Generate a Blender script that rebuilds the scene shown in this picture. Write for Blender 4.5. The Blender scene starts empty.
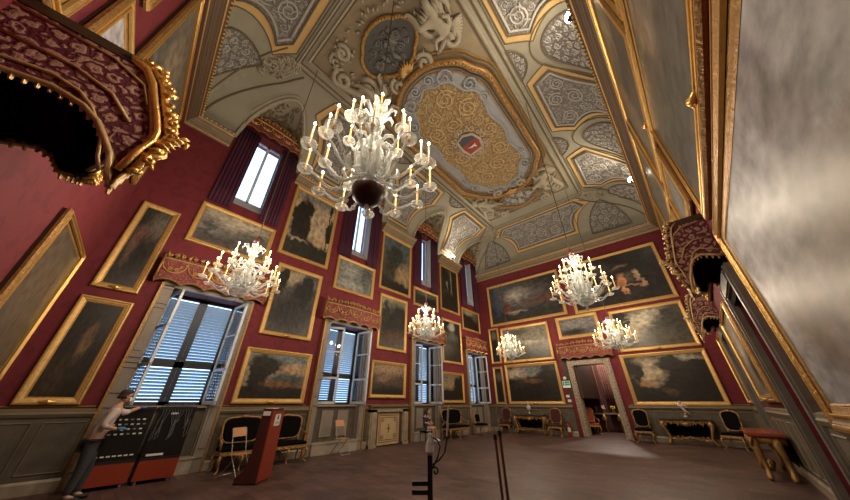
import bpy, bmesh, math, random
from mathutils import Vector, Matrix
PI = math.pi
R = math.radians
S = bpy.context.scene
COL = S.collection
rnd = random.Random(7)

# ---------------------------------------------------------------- room dimensions (metres)
LX, FY, H0, H1 = -10.3, 18.2, 10.45, 13.0       # left wall, far wall, cornice top, crown of the vault
DA = R(2.0)
def xr(y): return 1.67 - (17.9 - y) * math.tan(DA)      # right wall
def yn(x): return -1.0 - 0.09 * (x + 10.3)              # near wall
WROT = {'L': PI/2, 'F': 0.0, 'R': -PI/2 - DA, 'N': math.atan2(.09, -1)}
def wp(w, s, z=0.0, out=0.0):
    """point on a wall: s runs along the wall (y for L and R, x for F and N); out = distance into the room"""
    a = WROT[w]
    p = {'L': Vector((LX, s, z)), 'F': Vector((s, FY, z)), 'R': Vector((xr(s), s, z)), 'N': Vector((s, yn(s), z))}[w]
    return p + Vector((math.sin(a), -math.cos(a), 0)) * out

# ---------------------------------------------------------------- materials
MATS = {}
def nt(m): return m.node_tree.nodes, m.node_tree.links
def mat(name, col, rough=.6, metal=0., var=.12, scale=8., bump=0., bscale=30., emit=None, es=0., trans=0., coat=0., spec=.5):
    if name in MATS: return MATS[name]
    m = bpy.data.materials.new(name); m.use_nodes = True
    N, L = nt(m); b = N['Principled BSDF']
    b.inputs['Roughness'].default_value = rough; b.inputs['Metallic'].default_value = metal
    b.inputs['Transmission Weight'].default_value = trans; b.inputs['Coat Weight'].default_value = coat
    b.inputs['Specular IOR Level'].default_value = spec
    tc = N.new('ShaderNodeTexCoord')
    nz = N.new('ShaderNodeTexNoise'); nz.inputs['Scale'].default_value = scale; nz.inputs['Detail'].default_value = 5
    L.new(tc.outputs['Object'], nz.inputs['Vector'])
    mx = N.new('ShaderNodeMix'); mx.data_type = 'RGBA'
    c = Vector(col)
    mx.inputs['A'].default_value = (*(c * (1 - var)), 1); mx.inputs['B'].default_value = (*[min(1, v) for v in c * (1 + var)], 1)
    L.new(nz.outputs['Fac'], mx.inputs['Factor']); L.new(mx.outputs['Result'], b.inputs['Base Color'])
    if bump:
        n2 = N.new('ShaderNodeTexNoise'); n2.inputs['Scale'].default_value = bscale; n2.inputs['Detail'].default_value = 6
        L.new(tc.outputs['Object'], n2.inputs['Vector'])
        bp = N.new('ShaderNodeBump'); bp.inputs['Strength'].default_value = bump; bp.inputs['Distance'].default_value = .03
        L.new(n2.outputs['Fac'], bp.inputs['Height']); L.new(bp.outputs['Normal'], b.inputs['Normal'])
    if emit:
        b.inputs['Emission Color'].default_value = (*emit, 1); b.inputs['Emission Strength'].default_value = es
    MATS[name] = m
    return m
def damask(name, ca, cb, scale, rough=.75, thresh=.5, rings=True, bump=.0):
    """two-tone woven pattern: distorted rings and blotches"""
    m = mat(name, ca, rough, var=.0)
    N, L = nt(m); b = N['Principled BSDF']; tc = N.new('ShaderNodeTexCoord')
    v = N.new('ShaderNodeTexVoronoi'); v.inputs['Scale'].default_value = scale; v.inputs['Randomness'].default_value = .35
    L.new(tc.outputs['Object'], v.inputs['Vector'])
    nz = N.new('ShaderNodeTexNoise'); nz.inputs['Scale'].default_value = scale * 2.6; nz.inputs['Detail'].default_value = 2
    L.new(tc.outputs['Object'], nz.inputs['Vector'])
    a = N.new('ShaderNodeMath'); a.operation = 'MULTIPLY_ADD'; a.inputs[1].default_value = 13.; L.new(v.outputs['Distance'], a.inputs[0])
    k = N.new('ShaderNodeMath'); k.operation = 'MULTIPLY'; k.inputs[1].default_value = 9.; L.new(nz.outputs['Fac'], k.inputs[0]); L.new(k.outputs[0], a.inputs[2])
    s = N.new('ShaderNodeMath'); s.operation = 'SINE'; L.new(a.outputs[0], s.inputs[0])
    mr = N.new('ShaderNodeMapRange'); mr.inputs['From Min'].default_value = thresh - .15; mr.inputs['From Max'].default_value = thresh + .15
    L.new(s.outputs[0], mr.inputs['Value'])
    mx = N.new('ShaderNodeMix'); mx.data_type = 'RGBA'; mx.inputs['A'].default_value = (*ca, 1); mx.inputs['B'].default_value = (*cb, 1)
    L.new(mr.outputs['Result'], mx.inputs['Factor']); L.new(mx.outputs['Result'], b.inputs['Base Color'])
    if bump:
        bp = N.new('ShaderNodeBump'); bp.inputs['Strength'].default_value = bump; bp.inputs['Distance'].default_value = .04
        L.new(s.outputs[0], bp.inputs['Height']); L.new(bp.outputs['Normal'], b.inputs['Normal'])
    return m
GOLDPL = damask('ochre_relief_ground', (.31, .195, .085), (.45, .33, .17), 3.2, .75, .1, bump=.5)
GREY = damask('grey_panel_ground', (.17, .155, .145), (.27, .25, .23), 5, .8, .2, bump=.4)
RED = damask('crimson_damask_wall', (.150, .013, .020), (.122, .010, .016), 1.6, .8)
GOLD = mat('gilded_wood', (.60, .37, .12), .42, .45, .35, 16, .3, 40)
GOLD2 = mat('bright_gilding', (.85, .52, .16), .3, .75, .2, 20, .3, 30)
DGOLD = mat('antique_gilding', (.36, .20, .065), .45, .5, .4, 14, .5, 25)
PALEGOLD = mat('worn_gilding', (.60, .42, .20), .45, .35, .3, 12, .2, 40)
GAP = mat('dark_frame_rebate', (.05, .022, .01), .6)
STONE = mat('ceiling_plaster', (.315, .292, .222), .8, 0, .16, 1.5, .15, 6)
STONE2 = mat('stucco', (.37, .325, .24), .75, 0, .22, 5, .5, 14)
STUCDARK = mat('brown_ground_plaster', (.19, .135, .07), .8, 0, .25, 3, .3, 10)
LINE = mat('dark_painted_moulding', (.15, .11, .065), .8)
OCHRE = mat('ochre_painted_band', (.58, .385, .155), .75, 0, .12, 3)
GREYREL = mat('grey_panel_relief', (.42, .395, .355), .7, 0, .15, 6, .3, 20)
BLUEGREY = mat('blue_grey_plaster', (.33, .34, .35), .75, 0, .15, 4, .25, 10)
GOLDREL = mat('ochre_relief_scroll', (.52, .39, .21), .65, 0, .2, 6, .3, 20)
DARKMED = mat('slate_medallion_ground', (.075, .075, .072), .6, 0, .2, 4, .2, 10)
DARKREL = mat('slate_medallion_relief', (.145, .14, .13), .55, 0, .2, 6, .2, 14)
DADO = mat('painted_dado', (.10, .082, .058), .6, 0, .6, 5, .1, 20)
DADO2 = mat('dado_moulding', (.17, .13, .08), .6, 0, .2, 4)
MARBLE = mat('grey_brown_marble', (.33, .27, .2), .35, 0, .5, 5, .05, 20)
BLACK = mat('black_lacquer', (.008, .008, .009), .3)
BLKFAB = mat('black_velvet', (.004, .0035, .004), .9, spec=.08)
IRON = mat('black_iron', (.012, .012, .013), .45, .3)
def glass(name, col, tr, rough, clear):
    m = mat(name, col, rough, 0, .04, 10); N, L = nt(m); b = N['Principled BSDF']; b.inputs['Specular IOR Level'].default_value = .8
    t = N.new('ShaderNodeBsdfTranslucent'); t.inputs['Color'].default_value = (*col, 1)
    x = N.new('ShaderNodeMixShader'); x.inputs[0].default_value = tr
    L.new(b.outputs[0], x.inputs[1]); L.new(t.outputs[0], x.inputs[2])
    tp = N.new('ShaderNodeBsdfTransparent'); y = N.new('ShaderNodeMixShader'); L.new(x.outputs[0], y.inputs[1]); L.new(tp.outputs[0], y.inputs[2])
    lw = N.new('ShaderNodeLayerWeight'); lw.inputs['Blend'].default_value = .35; mr = N.new('ShaderNodeMapRange'); mr.inputs['To Min'].default_value = clear; mr.inputs['To Max'].default_value = .0
    L.new(lw.outputs['Facing'], mr.inputs['Value']); L.new(mr.outputs['Result'], y.inputs[0]); L.new(y.outputs[0], N['Material Output'].inputs['Surface']); return m
CRYSTAL = glass('pale_murano_glass', (.56, .59, .58), .3, .06, .66); CRYST2 = glass('milky_glass', (.52, .53, .50), .4, .15, .72)
BOWLM = mat('dark_red_cup', (.045, .010, .010), .4, .1)
CANDLE = mat('amber_candle', (.75, .42, .11), .5, 0, .1, 10, emit=(1., .45, .08), es=.12)
FLAME = mat('lit_candle_bulb', (1, .8, .5), .5, emit=(1., .72, .36), es=26.)
WHITE = mat('white_painted_wood', (.62, .66, .70), .45)
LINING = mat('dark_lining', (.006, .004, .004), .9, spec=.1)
CANF = damask('canopy_damask', (.10, .012, .022), (.40, .22, .17), 6.5, .7, .05, bump=.25)
PELF = damask('pelmet_damask', (.15, .014, .02), (.27, .10, .05), 9, .7, .45)
CURT = mat('plum_curtain', (.055, .007, .028), .75, 0, .15, 3)
REDMAR = mat('red_marble_top', (.30, .06, .04), .25, 0, .3, 6)
REDBR = mat('red_brown_laminate', (.27, .035, .014), .4, 0, .05)
REDBR_SHADED = mat('shaded_red_brown_laminate', (.06, .012, .010), .4, 0, .05)  # shaded copy of the red-brown laminate; side shade is put into the colour
PAPER = mat('white_paper', (.75, .74, .70), .6)
STEEL = mat('grey_steel_tube', (.32, .32, .33), .35, .6)
PLY = mat('orange_plywood', (.55, .24, .08), .45, 0, .15)

# ---------------------------------------------------------------- mesh builder
class MB:
    def __init__(s): s.b = bmesh.new()
    def verts(s, pts): return [s.b.verts.new(p) for p in pts]
    def box(s, a, b, M=None):
        x0, y0, z0 = a; x1, y1, z1 = b
        v = [Vector(p) for p in ((x0,y0,z0),(x1,y0,z0),(x1,y1,z0),(x0,y1,z0),(x0,y0,z1),(x1,y0,z1),(x1,y1,z1),(x0,y1,z1))]
        if M is not None: v = [M @ p for p in v]
        v = s.verts(v)
        for f in ((0,3,2,1),(4,5,6,7),(0,1,5,4),(1,2,6,5),(2,3,7,6),(3,0,4,7)): s.b.faces.new([v[i] for i in f])
        return s
    def rings(s, rings, closed=True, cap=True):
        vs = [s.verts(r) for r in rings]
        n = len(rings[0])
        for a, b in zip(vs, vs[1:]):
            for i in range(n if closed else n - 1):
                j = (i + 1) % n
                s.b.faces.new((a[i], a[j], b[j], b[i]))
        if cap and closed:
            s.b.faces.new(vs[0][::-1]); s.b.faces.new(vs[-1])
        return s
    def tube(s, pts, r, n=6, taper=None, up=None, flat=1.):
        pts = [Vector(p) for p in pts]
        rs = r if isinstance(r, (list, tuple)) else [r] * len(pts)
        prev = None; rings = []
        for i, p in enumerate(pts):
            t = (pts[min(i+1, len(pts)-1)] - pts[max(i-1, 0)])
            if t.length < 1e-7: t = Vector((0, 0, 1))
            t.normalize()
            if prev is None:
                ref = Vector(up) if up else (Vector((0, 0, 1)) if abs(t.z) < .9 else Vector((1, 0, 0)))
                u = t.cross(ref).normalized()
            else:
                u = (prev - t * prev.dot(t))
                u = u.normalized() if u.length > 1e-6 else t.orthogonal().normalized()
            prev = u; w = t.cross(u)
            rings.append([p + (u * math.cos(2*PI*k/n) + w * math.sin(2*PI*k/n) * flat) * max(rs[i], 1e-4) for k in range(n)])
        return s.rings(rings)
    def lathe(s, prof, n=16, c=(0, 0, 0), a0=0, M=None):
        c = Vector(c); rings = []
        for r, z in prof:
            ring = [c + Vector((max(r, 1e-4) * math.cos(a0 + 2*PI*k/n), max(r, 1e-4) * math.sin(a0 + 2*PI*k/n), z)) for k in range(n)]
            rings.append([M @ p for p in ring] if M is not None else ring)
        return s.rings(rings)
    def ball(s, c, r, n=8, sc=(1, 1, 1)):
        c = Vector(c); m = max(4, n // 2 + 1)
        rings = []
        for i in range(m + 1):
            a = PI * i / m
            rings.append([c + Vector((r*sc[0]*max(math.sin(a), 1e-3)*math.cos(2*PI*k/n), r*sc[1]*max(math.sin(a), 1e-3)*math.sin(2*PI*k/n), -r*sc[2]*math.cos(a))) for k in range(n)])
        return s.rings(rings)
    def prism(s, poly, y0, y1, M=None):
        """outline in local x,z extruded along local y"""
        A = [Vector((x, y0, z)) for x, z in poly]; B = [Vector((x, y1, z)) for x, z in poly]
        if M is not None: A = [M @ p for p in A]; B = [M @ p for p in B]
        s.rings([A, B]); return s
    def frame(s, w, h, prof, cx=0, cz=0):
        """mitred picture frame: prof = [(inset, out)], outer edge first; local x,z; -y is out of the wall"""
        loops = []
        for ins, out in prof:
            a, b = w/2 - ins, h/2 - ins
            loops.append([Vector((cx + sx*a, -out, cz + sz*b)) for sx, sz in ((-1,-1),(1,-1),(1,1),(-1,1))])
        vs = [s.verts(l) for l in loops]
        for a, b in zip(vs, vs[1:]):
            for i in range(4):
                j = (i+1) % 4; s.b.faces.new((a[i], a[j], b[j], b[i]))
        return s
    def done(s, name, m, parent=None, smooth=False, loc=None, rot=None):
        bmesh.ops.recalc_face_normals(s.b, faces=s.b.faces)
        me = bpy.data.meshes.new(name); s.b.to_mesh(me); s.b.free()
        me.materials.append(m)
        if smooth: me.polygons.foreach_set('use_smooth', [True] * len(me.polygons))
        o = bpy.data.objects.new(name, me); COL.objects.link(o)
        if parent: o.parent = parent
        if loc is not None: o.location = loc
        if rot is not None: o.rotation_euler = (0, 0, rot)
        return o
def tag(o, label=None, cat=None, group=None, kind=None):
    if label: o['label'] = label
    if cat: o['category'] = cat
    if group: o['group'] = group
    if kind: o['kind'] = kind
    return o
def thing(name, label, cat, loc=(0, 0, 0), rot=0, group=None):
    o = bpy.data.objects.new(name, None); COL.objects.link(o); o.empty_display_size = .2
    o.location = loc; o.rotation_euler = (0, 0, rot)
    return tag(o, label, cat, group)
def inst(src, parent, loc=None, rot=None, scale=None):
    c = src.copy(); COL.objects.link(c); c.parent = parent
    if loc is not None: c.location = loc
    if rot is not None: c.rotation_euler = rot
    if scale is not None: c.scale = scale
    return c
def copy_tree(o, parent=None):
    c = o.copy(); COL.objects.link(c); c.parent = parent
    for ch in list(o.children): copy_tree(ch, c)
    return c
def structure(o): o['kind'] = 'structure'; return o
def spiral(c, r, turns=1.6, d=1, a0=0, n=18):
    """2D acanthus scroll, winding in to its centre"""
    return [(c[0] + r*(1-.85*i/n)*math.cos(a0 + d*turns*2*PI*i/n), c[1] + r*(1-.85*i/n)*math.sin(a0 + d*turns*2*PI*i/n)) for i in range(n+1)]

# ---------------------------------------------------------------- walls
def wall_mesh(name, w, s0, s1, ztop, opens, thick, m):
    """front face with real openings and reveals of the given depth"""
    b = MB()
    ss = sorted({s0, s1, *[o[0] for o in opens], *[o[1] for o in opens]})
    zs = sorted({0, ztop, *[o[2] for o in opens], *[o[3] for o in opens]})
    inside = lambda s, z: any(o[0] < s < o[1] and o[2] < z < o[3] for o in opens)
    nS, nZ = len(ss) - 1, len(zs) - 1
    solid = [[not inside((ss[i]+ss[i+1])/2, (zs[j]+zs[j+1])/2) for j in range(nZ)] for i in range(nS)]
    q = lambda a, bb, c, d: b.b.faces.new(b.verts((a, bb, c, d)))
    for i in range(nS):
        for j in range(nZ):
            if not solid[i][j]: continue
            a, c, z0, z1 = ss[i], ss[i+1], zs[j], zs[j+1]
            for o in (0, -thick): q(wp(w,a,z0,o), wp(w,c,z0,o), wp(w,c,z1,o), wp(w,a,z1,o))
            for di, dj, e in ((-1,0,((a,z0),(a,z1))), (1,0,((c,z0),(c,z1))), (0,-1,((a,z0),(c,z0))), (0,1,((a,z1),(c,z1)))):
                ii, jj = i+di, j+dj
                if 0 <= ii < nS and 0 <= jj < nZ and solid[ii][jj]: continue
                (p, zp), (r_, zr) = e
                q(wp(w,p,zp,0), wp(w,r_,zr,0), wp(w,r_,zr,-thick), wp(w,p,zp,-thick))
    bmesh.ops.remove_doubles(b.b, verts=b.b.verts, dist=1e-4)
    return structure(b.done(name, m))
WINY = (1.70, 6.80, 11.88, 16.90)                  # window axes on the left wall
NH = .92                                           # half width of the lower window recess
opL = []
for y in WINY:
    opL.append((y - NH, y + NH, 0, 4.42))          # recess of the lower window down to the floor
    opL.append((y - .55, y + .55, 7.85, 11.45))    # upper window
wall_left = wall_mesh('wall_left', 'L', -1.0, FY, 12.95, opL, .75, RED)
DOORF = (-4.62, -3.02, 3.38)
wall_far = wall_mesh('wall_far', 'F', LX - .7, 2.6, 10.6, [(DOORF[0], DOORF[1], 0, DOORF[2])], .35, RED)
DR = ((7.15, 8.6), (13.2, 14.75))
wall_right = wall_mesh('wall_right', 'R', -3.0, FY + .3, 10.6, [(a, b, 0, 3.5) for a, b in DR], .35, RED)
wall_near = wall_mesh('wall_near', 'N', LX - .7, 1.6, 10.6, [(-4.6, -3.4, 0, 3.4)], .35, RED)

# floor of worn terracotta tiles
def floor_mat():
    m = mat('terracotta_tiles', (.1, .05, .03), .38, spec=.4)
    N, L = nt(m); b = N['Principled BSDF']; tc = N.new('ShaderNodeTexCoord')
    mp = N.new('ShaderNodeMapping'); mp.inputs['Rotation'].default_value = (0, 0, R(0)); L.new(tc.outputs['Object'], mp.inputs['Vector'])
    br = N.new('ShaderNodeTexBrick'); L.new(mp.outputs[0], br.inputs['Vector'])
    br.inputs['Color1'].default_value = (.125, .066, .056, 1); br.inputs['Color2'].default_value = (.070, .040, .035, 1); br.inputs['Mortar'].default_value = (.045, .028, .025, 1)
    br.inputs['Scale'].default_value = 1; br.inputs['Mortar Size'].default_value = .008; br.inputs['Brick Width'].default_value = .42; br.inputs['Row Height'].default_value = .21
    nz = N.new('ShaderNodeTexNoise'); nz.inputs['Scale'].default_value = 1.3; nz.inputs['Detail'].default_value = 8; L.new(tc.outputs['Object'], nz.inputs['Vector'])
    mx = N.new('ShaderNodeMix'); mx.data_type = 'RGBA'; mx.blend_type = 'OVERLAY'; mx.inputs['Factor'].default_value = .75
    L.new(br.outputs['Color'], mx.inputs['A']); L.new(nz.outputs['Fac'], mx.inputs['B']); L.new(mx.outputs['Result'], b.inputs['Base Color'])
    mr = N.new('ShaderNodeMapRange'); mr.inputs['To Min'].default_value = .34; mr.inputs['To Max'].default_value = .62; L.new(nz.outputs['Fac'], mr.inputs['Value']); L.new(mr.outputs['Result'], b.inputs['Roughness'])
    bp = N.new('ShaderNodeBump'); bp.inputs['Strength'].default_value = .25; bp.inputs['Distance'].default_value = .01; L.new(br.outputs['Fac'], bp.inputs['Height']); bp.invert = True; L.new(bp.outputs['Normal'], b.inputs['Normal'])
    return m
fl = MB(); fl.box((LX - .8, -3.2, -.2), (2.8, FY + 6, 0)); structure(fl.done('floor', floor_mat()))
# ---------------------------------------------------------------- vault: coves, crown, window lunettes
XL, XRR, YN2, YF2 = -7.4, -1.2, .95, 16.3
HH = H1 - H0
def t_of(x, y):
    return min(1, max(0, min((x-LX)/(XL-LX), (xr(y)-x)/(xr(y)-XRR), (y-yn(x))/(YN2-yn(x)), (FY-y)/(FY-YF2))))
LUN = 1.28
def zceil(x, y):
    t = t_of(x, y); z = H0 + HH * math.sqrt(max(0, 1-(1-t)**2))
    if x < -7.5:
        for w in WINY:
            q = (y - w) / LUN
            if abs(q) < 1: z = max(z, H0 - .05 + 2.30 * math.sqrt(1-q*q))
    return z
def steps(n): return [1 - math.cos(PI/2*i/n) for i in range(n+1)]
ulist = [(LX, .28*0)]  # placeholder
ceil = MB()
us = [('l', v) for v in steps(40)] + [('m', (i+1)/10) for i in range(9)] + [('r', v) for v in steps(18)[::-1]]
vs = [('n', v) for v in steps(14)] + [('m', (i+1)/220) for i in range(219)] + [('f', v) for v in steps(14)[::-1]]
def gpos(u, v):
    def X(y): return {'l': LX + (XL-LX)*u[1], 'm': XL + (XRR-XL)*u[1], 'r': xr(y) + (XRR-xr(y))*u[1]}[u[0]]
    def Y(x): return {'n': yn(x) + (YN2-yn(x))*v[1], 'm': YN2 + (YF2-YN2)*v[1], 'f': FY + (YF2-FY)*v[1]}[v[0]]
    y = 8.; x = X(y)
    for _ in range(3): y = Y(x); x = X(y)
    return x, y
grid = [[None]*len(vs) for _ in us]
for i, u in enumerate(us):
    for j, v in enumerate(vs):
        x, y = gpos(u, v)
        grid[i][j] = ceil.b.verts.new((x, y, zceil(x, y)))
for i in range(len(us)-1):
    for j in range(len(vs)-1):
        ceil.b.faces.new((grid[i][j], grid[i][j+1], grid[i+1][j+1], grid[i+1][j]))
ceiling = structure(ceil.done('ceiling', STONE))
LARC = {'L': 4.33, 'R': 4.25, 'F': 3.55, 'N': 3.75, 'C': 0}
def cmap(side, s, a, off=0.):
    """s along the wall, a = metres up the cove from the cornice -> point on the vault (off into the room)"""
    if side == 'C': return Vector((s, a, H1 - off))
    ph = min(max(a / LARC[side], 0), 1.) * PI/2
    if side == 'L': w, Rr, dr = Vector((LX, s, 0)), XL-LX, Vector((1,0,0))
    elif side == 'R': w, Rr, dr = Vector((xr(s), s, 0)), xr(s)-XRR, Vector((-1,0,0))
    elif side == 'F': w, Rr, dr = Vector((s, FY, 0)), FY-YF2, Vector((0,-1,0))
    else: w, Rr, dr = Vector((s, yn(s), 0)), YN2-yn(s), Vector((0,1,0))
    n = Vector((math.cos(ph)/Rr, math.sin(ph)/HH)).normalized()
    p = w + dr*(Rr*(1-math.cos(ph)) + n.x*off); p.z = H0 + HH*math.sin(ph) - n.y*off
    return p
def patch(name, side, poly, off, m, parent=ceiling, grid_step=.3):
    b = bmesh.new()
    b.faces.new([b.verts.new((p[0], p[1], 0)) for p in poly])
    bmesh.ops.triangulate(b, faces=b.faces[:])
    for ax in ((0, 1) if side != 'C' else ()):
        lo, hi = min(p[ax] for p in poly), max(p[ax] for p in poly)
        v = lo + grid_step
        while v < hi:
            co = [0, 0, 0]; no = [0, 0, 0]; co[ax] = v; no[ax] = 1
            bmesh.ops.bisect_plane(b, geom=b.verts[:]+b.edges[:]+b.faces[:], plane_co=co, plane_no=no)
            v += grid_step if ax == 0 else grid_step*.7
    for v in b.verts: v.co = cmap(side, v.co.x, v.co.y, off)
    o = MB(); o.b.free(); o.b = b
    return o.done(name, m, parent)
def line(mb, side, pts, r, off=.03, closed=True, n=5, step=.25, flat=1.):
    P = list(pts) + ([pts[0]] if closed else [])
    out = []
    for a, c in zip(P, P[1:]):
        k = max(1, int(math.hypot(c[0]-a[0], c[1]-a[1]) / step)) if side != 'C' else 1
        out += [cmap(side, a[0]+(c[0]-a[0])*i/k, a[1]+(c[1]-a[1])*i/k, off) for i in range(k)]
    out.append(cmap(side, *P[-1], off))
    mb.tube(out, r, n)
def inpoly(p, poly):
    c = False
    for (x0, y0), (x1, y1) in zip(poly, poly[1:]+poly[:1]):
        if (y0 > p[1]) != (y1 > p[1]) and p[0] < (x1-x0)*(p[1]-y0)/(y1-y0)+x0: c = not c
    return c
def edist(p, poly):
    d = 9.
    for (x0, y0), (x1, y1) in zip(poly, poly[1:]+poly[:1]):
        L2 = (x1-x0)**2+(y1-y0)**2 or 1e-9
        t = max(0, min(1, ((p[0]-x0)*(x1-x0)+(p[1]-y0)*(y1-y0))/L2))
        d = min(d, math.hypot(p[0]-x0-t*(x1-x0), p[1]-y0-t*(y1-y0)))
    return d
def fill_scrolls(mb, side, poly, rmax, rmin, off=.03, avoid=(), th=.10, tries=2400, seed=1, leaf=True):
    """relief of winding acanthus scrolls with leaves, packed into an outline"""
    r_ = random.Random(seed); got = [(a[0], a[1], a[2]) for a in avoid]
    x0, x1 = min(p[0] for p in poly), max(p[0] for p in poly); y0, y1 = min(p[1] for p in poly), max(p[1] for p in poly)
    for k in range(tries):
        p = (r_.uniform(x0, x1), r_.uniform(y0, y1))
        if not inpoly(p, poly): continue
        rr = min([edist(p, poly)-.03, rmax] + [math.hypot(p[0]-g[0], p[1]-g[1])-g[2]*.95 for g in got])
        if rr < rmin: continue
        if k < tries*.3 and rr < rmax*.7: continue
        got.append((p[0], p[1], rr)); d = r_.choice((-1, 1)); a0 = r_.uniform(0, 6.28); tr = max(.016, rr*th)
        sp = spiral(p, rr-tr*.8, 2.1 if rr > .2 else 1.5 if rr > .1 else 1.1, d, a0, 26 if rr > .2 else 11)
        P = [cmap(side, *q, off) for q in sp]
        mb.tube(P, [tr*(1-.45*i/len(P)) for i in range(len(P))], 5)
        if leaf and rr > .13:
            for i in range(2, len(sp)-6, 3):
                q = sp[i]; c_ = math.atan2(q[1]-p[1], q[0]-p[0]) + d*.7
                e = (q[0]+math.cos(c_)*rr*.42, q[1]+math.sin(c_)*rr*.42)
                mb.tube([cmap(side, *q, off), cmap(side, (q[0]+e[0])/2, (q[1]+e[1])/2, off+tr*.7), cmap(side, *e, off)], [tr*.5, tr*.75, tr*.15], 4)
        else:
            mb.ball(cmap(side, *p, off), tr*1.2, 5)
    return got
def arc(p0, p1, bulge, n=8):
    """points from p0 to p1 bowed sideways by bulge"""
    mx, my = (p0[0]+p1[0])/2, (p0[1]+p1[1])/2; dx, dy = p1[0]-p0[0], p1[1]-p0[1]
    L_ = math.hypot(dx, dy) or 1
    return [(p0[0]+dx*t - dy/L_*bulge*4*t*(1-t), p0[1]+dy*t + dx/L_*bulge*4*t*(1-t)) for t in [i/n for i in range(n+1)]]
def A(side, ph): return ph/90*LARC[side]
BOW = .34
def coffer(side, c, top, sh, bot, pht, phs, phb, inset, seed, rmax):
    """hexagonal coffer: ochre band, grey ground, scroll relief"""
    mk = lambda t, s, b, pt, ps, pb: (arc((c-t, A(side,pt)), (c-s, A(side,ps)), 0, 1)[:-1] + arc((c-s, A(side,ps)), (c-b, A(side,pb)), BOW)[:-1]
        + [(c-b, A(side,pb))] + [(c+b, A(side,pb))] + arc((c+b, A(side,pb)), (c+s, A(side,ps)), BOW)[1:-1] + [(c+s, A(side,ps)), (c+t, A(side,pt))])
    o = mk(top, sh, bot, pht, phs, phb)
    kk = inset
    i1 = mk(top-kk*.75, sh-kk*1.25, bot-kk*.55, pht-kk*19, phs-kk*4, phb+kk*16)
    i2 = mk(top-kk*1.1, sh-kk*1.85, bot-kk*.85, pht-kk*29, phs-kk*6, phb+kk*26)
    p = patch('coffer', side, o, .025, OCHRE)
    g = patch('coffer_ground', side, i1, .045, GREY, p)
    b = MB(); line(b, side, o, .022, .03); line(b, side, i1, .035, .06); b.done('coffer_moulding', LINE, p)
    b = MB(); line(b, side, i2, .05, .06); fill_scrolls(b, side, i2, rmax, .07, .055, seed=seed); b.done('scroll_relief', GREYREL, p, True)
for k, c in enumerate((4.15, 9.05, 14.2)):
    coffer('R', c, 1.5, 1.95, 1.0, 86, 66, 14, .25, 10+k, .42)
    coffer('L', c+.12, 1.4, 1.75, .85, 86, 64, 12, .25, 20+k, .42)
coffer('F', -4.35, 2.75, 3.35, 2.15, 84, 64, 20, .3, 31, .45)
coffer('N', -4.35, 2.75, 3.35, 2.0, 86, 70, 20, .34, 32, .5)
def lun(side, c, hw, top, mid=26, lo=4, l=1, r=1, n=10):
    P = []
    for i in range(-n, n+1):
        q = i/n; a = PI/2*(1-abs(q)); ph = mid+(top-mid)*math.sin(a)**1.25
        P.append((c+math.copysign(hw*math.cos(a), q)*(l if q < 0 else r), A(side, ph)))
    return [(c-hw*l, A(side, lo))]+P+[(c+hw*r, A(side, lo))]
def leaf_panel(name, side, poly, seed, r=.17):
    p = patch(name, side, poly, .02, GREY)
    b = MB(); line(b, side, poly, .03, .04); b.done('panel_moulding', LINE, p)
    b = MB(); fill_scrolls(b, side, poly, r, .045, .035, th=.2, tries=1300, seed=seed, leaf=True); b.done('leaf_relief', GREYREL, p, True)
for k, c in enumerate((1.75, 6.55, 11.6, 16.75)):
    leaf_panel('lunette_panel', 'R', lun('R', c, 1.12, 62, l=1 if k else .75, r=1 if k < 3 else .7), 40+k)
    b = MB(); line(b, 'R', lun('R', c, 1.4, 72, l=1 if k else .7, r=1 if k < 3 else .65), .028, .02, False); b.done('lunette_rib', LINE, ceiling)
for side in 'LR':
    for k, c in enumerate((6.6, 11.65) if side == 'R' else (6.8, 11.88)):
        e = [(c-.72, A(side, 88)), (c+.72, A(side, 88))] + arc((c+.72, A(side, 88)), (c-.72, A(side, 88)), .5, 10)[1:-1]
        leaf_panel('half_moon_panel', side, e, 50+k, .13)
for sx, sd in ((1, 61), (-1, 62)):
    c = -4.35
    leaf_panel('fan_panel', 'F', [(c+sx*2.85, A('F', 12)), (c+sx*4.95, A('F', 10))] + arc((c+sx*4.95, A('F', 10)), (c+sx*3.85, A('F', 62)), -.2*sx)[1:] + arc((c+sx*3.85, A('F', 62)), (c+sx*2.85, A('F', 12)), -.3*sx)[1:-1], sd, .2)
    leaf_panel('fan_panel', 'N', [(c+sx*2.7, A('N', 14)), (c+sx*4.75, A('N', 16))] + arc((c+sx*4.75, A('N', 16)), (c+sx*3.95, A('N', 66)), -.2*sx)[1:] + arc((c+sx*3.95, A('N', 66)), (c+sx*2.7, A('N', 14)), -.35*sx)[1:-1], sd+4, .2)
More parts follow.
